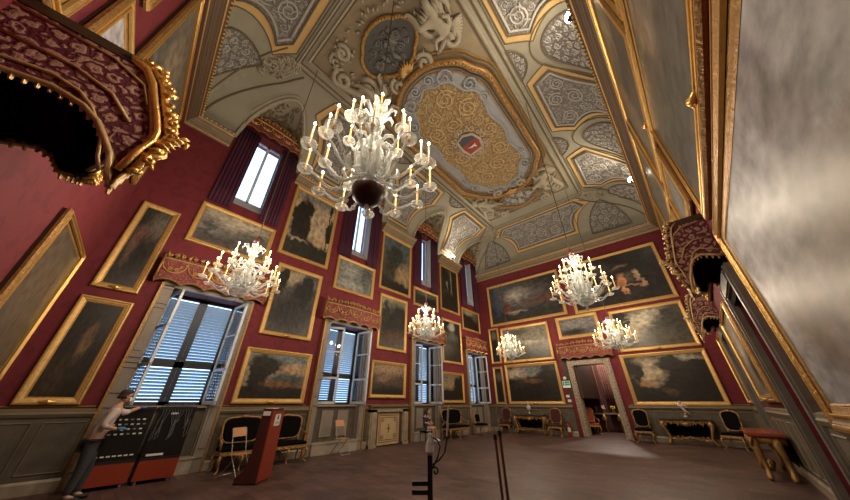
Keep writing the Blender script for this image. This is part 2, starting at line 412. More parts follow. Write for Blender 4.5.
# rims where the window lunettes meet the cove, and their leafy soffits
for w in WINY:
    pts, inner = [], []
    for i in range(25):
        q = -1 + 2*i/24; y = w + LUN*q*.995; zl = H0 + 2.30*math.sqrt(max(0, 1-(q*.995)**2))
        t = min(1, (zl-H0)/HH); x = LX + (XL-LX)*(1-math.sqrt(1-t*t))
        if t_of(x, y) < (x-LX)/(XL-LX) - 1e-3: x, zl = x, max(H0, zceil(x, y)-.03)
        pts.append((x, y, zl-.03)); inner.append((LX+.06, y, zl-.09))
    b = MB(); b.tube(pts, .07, 6); b.tube([(p[0]+.2, p[1]+(p[1]-w)*.12, p[2]+.03) for p in pts[2:-2]], .022, 5)
    b.done('lunette_rim', STONE2, ceiling)
    b = MB(); rr = random.Random(int(w*10))
    for k in range(90):
        q = rr.uniform(-.93, .93); y = w+LUN*q; zl = H0-.05+2.30*math.sqrt(1-q*q)
        t = min(1, (zl-H0)/HH); xm = LX + (XL-LX)*(1-math.sqrt(max(0, 1-t*t)))
        x = rr.uniform(LX+.15, max(LX+.2, xm-.15)); a = rr.uniform(0, 6.28)
        d = Vector((math.cos(a)*.12, math.sin(a)*.08, 0))
        b.tube([Vector((x, y, zl-.03))-d, Vector((x, y, zl-.07)), Vector((x, y, zl-.03))+d], [.015, .045, .01], 4)
    b.done('lunette_foliage', STUCDARK, ceiling)
# crown borders
b = MB()
def rect(x0, x1, y0, y1): return [(x0, y0), (x1, y0), (x1, y1), (x0, y1)]
line(b, 'C', rect(-7.35, -1.25, 1.0, 16.2), .045, .02); line(b, 'C', rect(-7.0, -1.55, 1.25, 15.2), .06, .02)
b.done('crown_border', STONE2, ceiling)
b = MB(); line(b, 'C', rect(-7.25, -1.33, 1.07, 16.1), .018, .03); line(b, 'C', rect(-6.9, -1.65, 1.33, 15.1), .02, .04)
line(b, 'C', rect(-7.48, -1.12, .88, 16.35), .02, .02)
b.done('crown_border_dark_line', LINE, ceiling)  # thin darker lines beside the crown border mouldings
patch('crown_ground', 'C', rect(-6.9, -1.65, 1.33, 15.1), .012, mat('crown_plaster', (.275, .22, .14), .8, 0, .25, 2.5, .3, 8))
# diagonal corner ribs with a leafy boss at the crown end
for (cx, cy, fx, fy) in ((LX+.1, FY-.1, XL, YF2), (xr(FY)-.1, FY-.1, XRR, YF2), (LX+.1, -.85, XL, YN2), (xr(-1)-.1, yn(1)+.1, XRR, YN2)):
    for off in (-.55, .55):
        P = []
        for i in range(15):
            t = i/14; dx, dy = fx-cx, fy-cy; L_ = math.hypot(dx, dy); k = off*min(1, .25+t)
            x, y = cx+dx*t - dy/L_*k, cy+dy*t + dx/L_*k
            x = min(max(x, LX+.02), xr(y)-.02); y = min(max(y, yn(x)+.02), FY-.02)
            P.append((x, y, zceil(x, y)-.02))
        b = MB(); b.tube(P, .035, 5); b.done('corner_rib', LINE, ceiling)
    b = MB(); rr = random.Random(int(cx*7+cy))
    for k in range(110):
        t = rr.betavariate(4, 2)*.62+.42; dx, dy = fx-cx, fy-cy; L_ = math.hypot(dx, dy); q = rr.uniform(-.34, .34)*(1.1-abs(t-.75)*1.4)
        x, y = cx+dx*t-dy/L_*q, cy+dy*t+dx/L_*q; z = zceil(x, y)-.04
        a = rr.uniform(0, 6.28); d = Vector((math.cos(a), math.sin(a), 0))*.13
        b.tube([Vector((x, y, z))-d, Vector((x, y, z-.05)), Vector((x, y, z))+d], [.012, .05, .01], 4)
    b.done('corner_foliage', STONE2, ceiling)
# --- central oblong medallion
def smooth_closed(pts, n=6):
    out = []; m = len(pts)
    for i in range(m):
        p0, p1, p2, p3 = (Vector(pts[(i+k-1) % m]) for k in range(4))
        for j in range(n):
            t = j/n
            out.append(tuple(.5*((2*p1)+(-p0+p2)*t+(2*p0-5*p1+4*p2-p3)*t*t+(-p0+3*p1-3*p2+p3)*t**3)))
    return out
MC = (-4.35, 8.7)
base = [(2.42, 0), (2.4, 1.4), (2.38, 2.6), (2.02, 3.25), (1.75, 3.75), (1.1, 4.25), (.45, 4.5)]
ring = base + [(-x, y) for x, y in base[::-1]] + [(-x, -y) for x, y in base[1:]] + [(x, -y) for x, y in base[1:][::-1]]
ring = smooth_closed(ring, 4)
def scaled(k, wob=0, f=10): return [(MC[0]+x*(1-k/2.42)+wob*math.cos(f*math.atan2(y/4.5, x/2.4))*x/2.4, MC[1]+y*(1-k/4.5)+wob*math.cos(f*math.atan2(y/4.5, x/2.4))*y/4.5) for x, y in ring]
med = patch('central_medallion', 'C', scaled(0), .03, BLUEGREY)
def gilt(parent, path, r, nb, name='gilded_frame', side='C', m=GOLD, seed=3):
    b = MB(); rr = random.Random(seed)
    line(b, side, path, r, .09, n=8); 
    P = [cmap(side, *p, .09) for p in path]; n = len(P); tot = [0]
    for i in range(n): tot.append(tot[-1]+(P[(i+1) % n]-P[i]).length)
    for k in range(nb):
        d = tot[-1]*k/nb; i = max(j for j in range(n) if tot[j] <= d); f = (d-tot[i])/max(1e-6, tot[i+1]-tot[i])
        p = P[i].lerp(P[(i+1) % n], f); dr = (P[(i+1) % n]-P[i]).normalized(); nn = Vector((-dr.y, dr.x, 0))
        s_ = 1 if k % 2 else -1
        b.tube([p-dr*r*.8+nn*s_*r*.8, p+Vector((0, 0, -r*1.0)), p+dr*r*.9-nn*s_*r*.7], [r*.2, r*.5, r*.15], 5)
    return b.done(name, m, parent, True)
gilt(med, scaled(.06), .14, 170, m=DGOLD)
b = MB(); line(b, 'C', scaled(-.16), .05, .04); line(b, 'C', scaled(.27), .04, .05); b.done('dark_fillet', STUCDARK, med)
b = MB(); line(b, 'C', scaled(.38), .035, .06); line(b, 'C', scaled(-.28), .04, .04); b.done('gilded_fillet', DGOLD, med)
inner = scaled(.82, .09, 12)
gr = patch('ochre_field', 'C', inner, .06, GOLDPL, med)
b = MB(); line(b, 'C', inner, .05, .08); line(b, 'C', scaled(.74, .09, 12), .03, .06); b.done('field_border', BLUEGREY, med)
b = MB(); fill_scrolls(b, 'C', inner, .48, .05, .075, avoid=[(MC[0]-.05, MC[1]-.35, .62)], th=.09, tries=5200, seed=5); b.done('ochre_scroll_relief', GOLDREL, med, True)
b = MB()
for sy in (1, -1):
    for sx in (1, -1):
        for r0, px, py in ((.38, .9, 3.6), (.3, 1.55, 2.75), (.22, .35, 3.95), (.2, 1.72, 1.9)):
            b.tube([cmap('C', MC[0]+q[0], MC[1]+q[1], .09) for q in spiral((sx*px, sy*py), r0, 1.5, sx*sy, 1.)], .045, 5)
b.done('blue_grey_scroll_relief', BLUEGREY, med, True)
# coat of arms in its centre
sh = [(-.48, -.6), (.42, -.72), (.62, -.2), (.55, .45), (.05, .62), (-.45, .4), (-.62, -.1)]
sc = [(MC[0]+.0-.85*x, MC[1]-.3-.95*y) for x, y in sh]
arms = patch('coat_of_arms', 'C', sc, .13, mat('arms_red', (.33, .05, .035), .5, 0, .2), med)
patch('arms_chief', 'C', [p for p in [(MC[0]-.85*x, MC[1]-.3-.95*y) for x, y in [(-.55, .12), (.6, .0), (.55, .45), (.05, .62), (-.45, .4)]]], .15, mat('arms_blue', (.05, .06, .08), .5), arms)
b = MB(); line(b, 'C', sc, .07, .14, n=6)
for k in range(16):
    a = k*PI/8; c0 = (MC[0]+.72*math.cos(a), MC[1]-.3+.85*math.sin(a))
    b.tube([cmap('C', *q, .13) for q in spiral(c0, .16, 1.2, 1 if k % 2 else -1, a, 10)], .04, 5)
b.done('arms_cartouche', mat('cartouche_cream', (.5, .4, .3), .7, 0, .2), arms, True)
b = MB(); b.tube([cmap('C', MC[0]-.2, MC[1]-.12, .18), cmap('C', MC[0], MC[1]-.08, .2), cmap('C', MC[0]+.22, MC[1]-.14, .18)], [.03, .06, .02], 6); b.tube([cmap('C', MC[0]+.12, MC[1]-.1, .2), cmap('C', MC[0]+.2, MC[1]+.02, .2)], [.05, .03], 6)
b.done('arms_beast', PAPER, arms, True)

# --- skin helper for continuous bodies
def skin(name, verts, edges, m, parent=None, sub=2, root=0, loc=None, rot=None):
    me = bpy.data.meshes.new(name); me.from_pydata([v[0] for v in verts], edges, []); me.materials.append(m)
    o = bpy.data.objects.new(name, me); COL.objects.link(o)
    md = o.modifiers.new('skin', 'SKIN')
    me.skin_vertices or me.attributes
    for i, v in enumerate(verts):
        r = v[1] if isinstance(v[1], (tuple, list)) else (v[1], v[1])
        me.skin_vertices[0].data[i].radius = r; me.skin_vertices[0].data[i].use_root = (i == root)
    md.use_smooth_shade = True
    s_ = o.modifiers.new('sub', 'SUBSURF'); s_.levels = sub; s_.render_levels = sub
    if parent: o.parent = parent
    if loc is not None: o.location = loc
    if rot is not None: o.rotation_euler = (0, 0, rot)
    return o
def stucco_figure(x, y, ang, s, flip=1, wing=True, parent=ceiling):
    """reclining winged figure in high relief, seen from below; ang turns it on the ceiling"""
    ca, sa = math.cos(ang), math.sin(ang)
    def P(u, v, w): u *= flip*s; v *= s; return (x+u*ca-v*sa, y+u*sa+v*ca, H1-.03-w*s*1.1)
    V = [(P(0,0,.15), .17*s), (P(.02,.3,.2), .14*s), (P(.0,.62,.25), .19*s), (P(.02,.8,.28), .07*s), (P(.05,.98,.32), .12*s), (P(.05,1.08,.3), .09*s),
         (P(.28,.68,.25), .08*s), (P(.55,.5,.35), .06*s), (P(.75,.72,.3), .045*s), (P(.82,.8,.3), .04*s),
         (P(-.26,.66,.2), .08*s), (P(-.45,.4,.28), .06*s), (P(-.3,.15,.38), .045*s),
         (P(.2,-.12,.22), .13*s), (P(.6,-.3,.4), .1*s), (P(.5,-.72,.2), .07*s), (P(.52,-1.0,.15), .05*s), (P(.7,-1.05,.15), .035*s),
         (P(-.18,-.18,.2), .13*s), (P(-.25,-.62,.35), .1*s), (P(-.6,-.95,.15), .065*s), (P(-.85,-1.05,.12), .045*s)]
    E_ = [(0,1),(1,2),(2,3),(3,4),(4,5),(2,6),(6,7),(7,8),(8,9),(2,10),(10,11),(11,12),(0,13),(13,14),(14,15),(15,16),(16,17),(0,18),(18,19),(19,20),(20,21)]
    V = [(v, r_*(1.45 if i < 6 else 1.6)) for i, (v, r_) in enumerate(V)]
    f = skin('stucco_figure', V, E_, STONE2, parent, 2)
    b = MB()
    for k in range(9):      # drapery folds
        u = -.7+.16*k
        b.tube([P(u*.5, .1-.05*k, .2), P(u*.8, -.3, .34-.02*(k % 3)), P(u, -.75+.1*(k % 2), .1)], [.03*s, .09*s, .03*s], 6)
    b.tube([P(-.5, .5, .1), P(-.75, .1, .2), P(-.65, -.5, .15), P(-.3, -.9, .1)], [.03*s, .12*s, .13*s, .04*s], 6)
    b.done('drapery', STONE2, f, True)
    if wing:
        b = MB()
        for k in range(8):
            a = .5+.16*k
            b.tube([P(-.1-.05*k, .6, .12), P(-.1-.4*math.cos(a), .6+.38*math.sin(a), .14), P(-.1-.75*math.cos(a), .6+(.62+.03*k)*math.sin(a), .05)], [.05*s, .10*s, .05*s], 6)
        b.done('wing', STONE2, f, True)
    return f
# --- the two lobed medallions beyond its ends, shells, figures, scrolls
for sy, yy in ((-1, 2.95), (1, 13.95)):
    lob = []
    for i in range(48):
        a = 2*PI*i/48; r = 1 + .10*abs(math.cos(2*a))**.7
        lob.append((-4.35+1.12*r*math.cos(a), yy+.80*r*math.sin(a)))
    m_ = patch('lobed_medallion', 'C', lob, .05, DARKMED if sy < 0 else GREY)
    gilt(m_, lob, .085, 60, m=DGOLD, seed=9)
    b = MB(); sm = [(-4.35+(x+4.35)*.82, yy+(y-yy)*.82) for x, y in lob]
    fill_scrolls(b, 'C', sm, .24, .08, .07, th=.25, tries=500, seed=70+sy)
    for (u, v) in ((-.35, .1), (.3, -.15), (.05, .3)):
        b.tube([cmap('C', -4.35+u, yy+v-.25, .08), cmap('C', -4.35+u*.9, yy+v, .12), cmap('C', -4.35+u+.08, yy+v+.22, .1)], [.04, .1, .05], 6); b.ball(cmap('C', -4.35+u+.1, yy+v+.33, .12), .06, 6)
    b.done('medallion_relief', DARKREL if sy < 0 else GREYREL, m_, True)
    b = MB(); ys = yy - sy*.95
    for k in range(9):
        a = -1.2+.3*k
        b.tube([cmap('C', -4.35, ys-sy*.12, .1), cmap('C', -4.35+.22*math.sin(a), ys-sy*(.12-.24*math.cos(a)), .24), cmap('C', -4.35+.42*math.sin(a), ys-sy*(.12-.44*math.cos(a)), .12)], [.025, .07, .035], 6)
    b.done('gilded_shell', GOLD, m_, True)
    b = MB()
    for sx in (-1, 1):
        for (px, py, r0, tr, d) in ((1.75, -.45, .46, .13, 1), (2.2, .5, .38, .11, -1), (1.4, 1.05, .3, .09, 1), (.7, -1.2, .34, .1, -1), (1.95, -1.25, .35, .1, -1)):
            b.tube([cmap('C', -4.35+sx*q[0], yy+sy*q[1], .1) for q in spiral((px, py), r0, 1.4, d, 2.)], tr, 6)
        b.tube([cmap('C', -4.35+sx*u, yy+sy*v, .1) for u, v in arc((1.4, -.9), (2.45, .9), -.35, 12)], [.06+.10*math.sin(PI*i/12) for i in range(13)], 6)
        b.tube([cmap('C', -4.35+sx*u, yy+sy*v, .08) for u, v in arc((1.25, -1.3), (2.2, -.2), -.3, 12)], [.05+.09*math.sin(PI*i/12) for i in range(13)], 6)
    rr = random.Random(5)
    for k in range(170):
        a = rr.uniform(0, 6.28); q = rr.uniform(1.12, 1.95); x, y = -4.35+1.3*q*math.cos(a), yy+.95*q*math.sin(a)
        if not (1.45 < y < 15.0) or abs(y-MC[1]) < 4.75: continue
        d = Vector((math.cos(a*3), math.sin(a*3), 0))*.1; c0 = cmap('C', x, y, .05)
        b.tube([c0-d, c0+Vector((0, 0, -.07)), c0+d], [.015, .055, .01], 4)
    b.done('cartouche_scrolls', STONE2, ceiling, True)
stucco_figure(-6.0, 3.9, .35, .8, 1); stucco_figure(-2.5, 3.3, -.25, .8, -1)
stucco_figure(-6.1, 13.3, PI-.5, .8, -1); stucco_figure(-2.6, 13.4, PI+.5, .8, 1)
for cx, cy in ((-6.2, 1.95), (-2.4, 2.0), (-6.4, 14.6), (-2.2, 14.6)):
    b = MB()
    for k in range(2): b.tube([cmap('C', *q, .06) for q in spiral((cx, cy), .42-.14*k, .8, 1 if k else -1, .6+k, 14)], .07, 6)
    b.done('corner_scroll', STONE2, ceiling, True)

# ---------------------------------------------------------------- cornices
def cornice(name, w, s0, s1, mbody, mbead, beads=True):
    prof = [(0, 10.02), (.05, 10.02), (.07, 10.09), (.13, 10.11), (.15, 10.19), (.24, 10.24), (.30, 10.34), (.36, 10.37), (.40, 10.45), (.40, 10.50), (0, 10.50)]
    b = MB(); b.rings([[wp(w, s, z, o) for o, z in prof] for s in (s0, s1)])
    c = structure(b.done(name, mbody))
    if beads:
        b = MB(); n = int(abs(s1-s0)/.13)
        for k in range(n):
            s = s0+(s1-s0)*(k+.5)/n
            b.ball(wp(w, s, 10.42, .395), .038, 6); b.ball(wp(w, s, 10.13, .10), .030, 5)
        b.done('bead_course', mbead, c, True)
        b = MB(); b.tube([wp(w, s0, 10.06, .06), wp(w, s1, 10.06, .06)], .018, 5); b.tube([wp(w, s0, 10.36, .33), wp(w, s1, 10.36, .33)], .02, 5)
        b.done('gilded_fillet', GOLD, c)
        b = MB()
        for o_, z_ in ((.145, 10.15), (.20, 10.225), (.27, 10.29), (.405, 10.475)): b.tube([wp(w, s0, z_, o_), wp(w, s1, z_, o_)], .014, 4)
        b.done('dark_moulding', LINE, c)  # dark fillet lines running along the cornice
    return c
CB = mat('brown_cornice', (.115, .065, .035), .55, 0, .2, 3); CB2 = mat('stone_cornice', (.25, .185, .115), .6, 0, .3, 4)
edges = [(-1.0, WINY[0]-LUN)] + [(WINY[i]+LUN, WINY[i+1]-LUN) for i in range(3)]
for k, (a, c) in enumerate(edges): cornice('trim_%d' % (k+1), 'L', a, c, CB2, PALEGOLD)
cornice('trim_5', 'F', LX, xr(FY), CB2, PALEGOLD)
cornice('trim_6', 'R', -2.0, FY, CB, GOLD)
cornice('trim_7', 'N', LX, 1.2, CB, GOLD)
# ---------------------------------------------------------------- panelled dado, skirting, fillets
def strip(name, w, s0, s1, prof, m, z0=0, parent=None):
    b = MB(); b.rings([[wp(w, s, z, o) for o, z in prof] for s in (s0, s1)])
    o = b.done(name, m, parent)
    return o if parent else structure(o)
DPROF = [(0, 0), (.06, 0), (.06, 1.30), (0, 1.30)]
DRAIL = [(0, 1.28), (.09, 1.28), (.12, 1.34), (.10, 1.37), (.10, 1.42), (.05, 1.44), (0, 1.44)]
SKIRT = [(0, 0), (.10, 0), (.10, .18), (.07, .22), (0, .22)]
def dado(w, n, s0, s1, wallobj):
    d = strip('dado_panelling', w, s0, s1, DPROF, DADO, parent=wallobj)
    b = MB(); k = max(1, round(abs(s1-s0)/.8)); W = (s1-s0)/k
    for i in range(k):
        a, c = s0+W*i+W*.1, s0+W*(i+1)-W*.1
        for p, q in (((a, .32), (c, .32)), ((c, .32), (c, 1.18)), ((c, 1.18), (a, 1.18)), ((a, 1.18), (a, .32))):
            b.tube([wp(w, p[0], p[1], .065), wp(w, q[0], q[1], .065)], .014, 4)
    b.done('panel_moulding', DADO2, d)
TR = [10]
def dadoset(w, segs, wallobj, side):
    for (a, c) in segs:
        dado(w, 0, a, c, wallobj)
        strip('trim_%d' % TR[0], w, a, c, DRAIL, DADO2); TR[0] += 1
        strip('baseboard_' + side, w, a, c, SKIRT, MARBLE)
FPY = (8.22, 10.42)            # false fireplace
dadoset('L', [(-1.0, WINY[0]-1.2), (WINY[0]+1.2, WINY[1]-1.2), (WINY[1]+1.2, FPY[0]), (WINY[2]+1.2, WINY[3]-1.2)], wall_left, 'left')
dadoset('F', [(LX, -5.12), (-2.55, xr(FY))], wall_far, 'far')
dadoset('R', [(-1.5, 6.85), (8.9, 12.9), (15.05, FY)], wall_right, 'right')
dadoset('N', [(-10.2, -4.9), (-3.1, 1.0)], wall_near, 'near')
for w, segs, wo in (('L', [(-1.0, .45), (2.95, 5.5), (8.1, 10.6), (13.2, 15.6)], wall_left), ('F', [(LX+.05, -5.15), (-2.45, xr(FY)-.05)], wall_far)):
    for a, c in segs:      # gilded fillet edging the crimson cloth above the dado
        b = MB(); b.tube([wp(w, a, 1.47, .01), wp(w, c, 1.47, .01)], .018, 4); b.done('gilded_fillet', DGOLD, wo)

# ---------------------------------------------------------------- windows on the left wall
PANE = mat('window_glass', (.9, .95, 1), .02, trans=1., var=0)
SHUT = mat('grey_blue_shutter', (.38, .45, .50), .5)
DARKSH = mat('dark_shutter_rail', (.03, .035, .05), .5)
PILA = mat('grey_painted_pilaster', (.26, .22, .18), .6, 0, .2, 3, .1)
PALEREV = mat('pale_reveal', (.55, .58, .62), .6)  # even pale blue-grey for the upper window sills and reveals
def lower_window(k, y, opened):
    root = thing('window_%d' % (k+1), None, None, wp('L', y, 0), PI/2); structure(root)
    W = NH
    # local: x along wall, y into the wall, z up
    b = MB(); b.box((-W, .14, 0), (W, .75, 1.42)); pr = b.done('parapet', DADO, root)
    b = MB(); b.box((-W, .06, 1.42), (W, .75, 1.48)); b.done('window_sill', MARBLE, root)
    b = MB(); b.box((-W, -.18, 0), (W, .14, .30)); b.box((-W-.02, -.2, .30), (W+.02, .14, .34)); b.done('marble_step', mat('pale_marble_step', (.42, .36, .29), .35, 0, .25, 4), root)
    b = MB()
    for s in (-1, 1): b.box((-.62*W if s < 0 else .1, .10, .48), (-.1 if s < 0 else .62*W, .14, 1.3))
    b.done('parapet_panel', PILA, pr)
    # casing with moulded pilaster strips
    for s in (-1, 1):
        b = MB(); x0, x1 = (W, W+.26) if s > 0 else (-W-.26, -W)
        b.box((x0, -.10, 0), (x1, 0, 4.45))
        for z in (.3, 1.45, 1.75, 2.3, 2.42, 2.54, 3.8, 3.92, 4.35): b.box((x0-.015, -.125, z), (x1+.015, 0, z+.05))
        b.box((x0+.06, -.12, .5), (x1-.06, 0, 1.35)); b.box((x0+.06, -.12, 2.7), (x1-.06, 0, 3.7))
        b.done('casing', PILA, root)
        b = MB(); e = x1 if s > 0 else x0; b.box((e-.03, -.13, 0), (e+.03, 0, 4.5)); b.done('gilded_edge', DGOLD, root)
        b = MB()
        jx = (W-.02, W+.0) if s > 0 else (-W, -W+.02)
        b.box((jx[0], .02, 0), (jx[1], .60, 4.40)); b.done('jamb_lining', PILA, root)
    b = MB(); b.box((-W-.26, -.10, 4.42), (W+.26, 0, 4.62)); b.done('lintel', PILA, root)
    # outer louvred shutters, two leaves
    for s in (-1, 1):
        x0, x1 = (0.003, W-.005) if s > 0 else (-W+.005, -.003)
        b = MB()
        b.box((x0, .60, 1.47), (x0+.11, .65, 4.42)); b.box((x1-.11, .60, 1.47), (x1, .65, 4.42))
        for z in (1.47, 2.42, 4.32): b.box((x0, .60, z), (x1, .65, z+(.16 if z == 2.42 else .10)))
        sh = b.done('shutter', DARKSH, root)
        b = MB(); z = 1.62
        while z < 4.28:
            if not 2.38 < z < 2.60:
                M = Matrix.Translation((0, .625, z)) @ Matrix.Rotation(R(-40), 4, 'X')
                b.box((x0+.11, -.046, -.006), (x1-.11, .046, .006), M)
            z += .082
        b.done('louvre_slats', SHUT, sh)
    # inward-opening casements
    for s in (-1, 1):
        a = opened[0 if s < 0 else 1]
        cs = thing('casement', None, None, (s*(W-.06), .46, 1.5), 0); cs.parent = root
        cs.rotation_euler = (0, 0, (a if s > 0 else -a)); wd = W-.08
        sx = -s
        b = MB(); q = lambda x: (min(0, sx*wd), max(0, sx*wd))
        def bar(x0, x1, z0, z1, y0=-.03, y1=.03): b.box((min(sx*x0, sx*x1), y0, z0), (max(sx*x0, sx*x1), y1, z1))
        bar(0, .07, 0, 2.86); bar(wd-.07, wd, 0, 2.86); bar(0, wd, 0, .09); bar(0, wd, 2.78, 2.86); bar(0, wd, .86, .93); bar(0, wd, 1.85, 1.90)
        b.done('casement_frame', WHITE, cs)
        b = MB(); x0, x1 = sorted((sx*.07, sx*(wd-.07))); b.box((x0, -.004, .09), (x1, .004, 2.78)); b.done('pane', PANE, cs)
    return root
OPENED = [(R(80), R(96)), (R(30), R(98)), (R(20), R(100)), (R(15), R(100))]
for k, y in enumerate(WINY): lower_window(k, y, OPENED[k])
def upper_window(k, y):
    root = thing('window_%d' % (k+5), None, None, wp('L', y, 7.85), PI/2); structure(root)
    b = MB(); W = .55; H = 3.6
    for x0, x1, z0, z1 in ((-W, -W+.06, .45, H), (W-.06, W, .45, H), (-.05, .05, .45, H), (-W, W, .45, .53), (-W, W, H-.08, H)):
        b.box((x0, .40, z0), (x1, .46, z1))
    b.done('window_frame', WHITE, root)
    b = MB(); b.box((-W, .425, .5), (W, .435, H)); b.done('pane', PANE, root)
    b = MB(); A_ = [Vector((-W, y_, z_)) for y_, z_ in ((.0, 0), (.46, 0), (.46, .46), (.38, .46))]; b.rings([A_, [Vector((W, p.y, p.z)) for p in A_]]); b.done('sloping_sill', PALEREV, root)
    b = MB(); b.box((-W, .02, 0), (-W+.02, .38, H)); b.box((W-.02, .02, 0), (W, .38, H)); b.done('reveal_lining', PALEREV, root)
for k, y in enumerate(WINY): upper_window(k, y)

# ---------------------------------------------------------------- curtains and pelmets
def curtain(y, s, lab):
    x0, x1 = (.48, 1.15) if s > 0 else (-1.15, -.48)
    b = MB(); n = 48; rows = []
    for j, z in enumerate((0.1, .9, 2.0, 3.0, 3.88)):
        row = []
        for i in range(n+1):
            u = i/n; ph = u*2*PI*6
            row.append(Vector((x0+(x1-x0)*u, -.10-.035*math.sin(ph)-.012*math.sin(ph*2.3+j), z)))
        rows.append(row)
    b.rings(rows, closed=False, cap=False)
    o = b.done('curtain', CURT, None, True, wp('L', y, 7.45), PI/2)
    md = o.modifiers.new('cloth', 'SOLIDIFY'); md.thickness = .015
    return tag(o, lab, 'curtain', 'plum curtains of the upper windows')
def pelmet(w, s, z, width, h, depth, lab, group, crest=.28, arched=False, back=0):
    """damask pelmet box with a gilded foliage crest and scalloped, fringed lower edge"""
    root = thing('pelmet', lab, 'pelmet', wp(w, s, z, 0.0), WROT[w], group)
    W = width/2; b = MB()
    n = 5; low = []
    for i in range(n*8+1):
        u = i/(n*8); low.append((-W+width*u, .10*abs(math.sin(PI*n*u))-.02))
    top = [(W*(1-2*i/16), h*.72 + (.16*h if arched else .06)*math.sin(PI*i/16)) for i in range(17)]
    bo = lambda x: -depth - .08*(1-(x/W)**2)
    poly = low+top
    A_ = [Vector((x, bo(x), zz)) for x, zz in poly]; B_ = [Vector((x, bo(x)+.03, zz)) for x, zz in poly]
    b.rings([A_, B_])
    for sx in (-1, 1): b.box((sx*W-.015, -depth, .0), (sx*W+.015, -.02, h*.72))
    f = b.done('valance', PELF, root)
    b = MB(); b.box((-W, -depth, h*.70), (W, -.02, h*.73)); b.done('top_board', LINING, root)
    b = MB()
    for i in range(n):         # gold swags and fleurons on the cloth
        xc = -W+width*(i+.5)/n; r = width/n*.46
        b.tube([(xc+r*math.cos(a), bo(xc)-.012, h*.52+r*.95*math.sin(a)) for a in [PI+PI*j/8 for j in range(9)]], .015, 5)
        b.tube([(xc+r*.6*math.cos(a), bo(xc)-.012, h*.52+r*.55*math.sin(a)) for a in [PI+PI*j/6 for j in range(7)]], .010, 4)
        for d in (-1, 1): b.tube([(xc+d*r*.12+q[0], bo(xc)-.015, h*.36+q[1]) for q in spiral((d*r*.2, 0), r*.22, 1.2, d, 1.5, 8)], .014, 4)
        b.ball((xc+r, bo(xc)-.02, h*.55), .035, 5)
    b.tube([(x, bo(x)-.012, h*.66) for x in [-W+width*i/14 for i in range(15)]], .022, 5)
    b.done('gold_embroidery', GOLD, f)
    b = MB()
    for i in range(0, n*8*2):
        u = (i+.5)/(n*16); x = -W+width*u; zz = .10*abs(math.sin(PI*n*u))-.02
        b.tube([(x, bo(x), zz), (x, bo(x), zz-.05)], [.012, .006], 4)
    b.done('fringe', GOLD, f)
    b = MB(); rr = random.Random(int(width*100)+int(s*7))
    m = int(width/.15)
    for i in range(m):
        u = (i+.5)/m; x = -W+width*u; env = 1 - abs(u-.5)*1.1 if arched else .75+.25*math.cos(u*4*PI)
        hh = crest*(.45+.55*env); zt = h*.72+(.16*h if arched else .06)*math.sin(PI*u); d = 1 if i % 2 else -1
        b.tube([(x+q[0], bo(x)-.02, zt+hh*.35+q[1]) for q in spiral((0, 0), hh*.33, 1.2, d, rr.uniform(0, 6), 8)], [.035*(1-.08*j) for j in range(9)], 4)
        b.tube([(x, bo(x)-.01, zt-.02), (x+.03*d, bo(x)-.04, zt+hh*.6), (x+.07*d, bo(x)-.02, zt+hh)], [.035, .03, .006], 4)
    for d in (-1, 1): b.tube([(x, bo(x*0)-.0, zz) for x, zz in ((-W*d, h*.05), (-W*d, h*.75))], .03, 5)
    b.done('gilded_crest', DGOLD, root, True)
    return root
WN = ['nearest to the cabinets', 'above the standing pictures of the second bay', 'of the third bay', 'beside the far corner']
WHERE = ['leftmost window', 'second window from the left', 'third window from the left', 'window next to the far corner']
for k, y in enumerate(WINY):
    for s in (-1, 1): curtain(y, s, 'plum curtain hanging at the %s side of the upper %s' % ('left' if s < 0 else 'right', WHERE[k]))
    pelmet('L', y, 11.35, 2.3, .85, .24, 'crimson and gold pelmet over the upper %s under its arch' % WHERE[k], 'pelmets of the upper windows', .3, True)
    pelmet('L', y, 4.5, 2.85, .95, .30, 'crimson pelmet with gilded crest over the shuttered lower %s' % WHERE[k], 'pelmets of the lower windows', .2)
pelmet('F', -3.82, 3.74, 2.75, .95, .30, 'wide crimson and gold pelmet over the marble doorway in the far wall', 'door pelmets', .2)

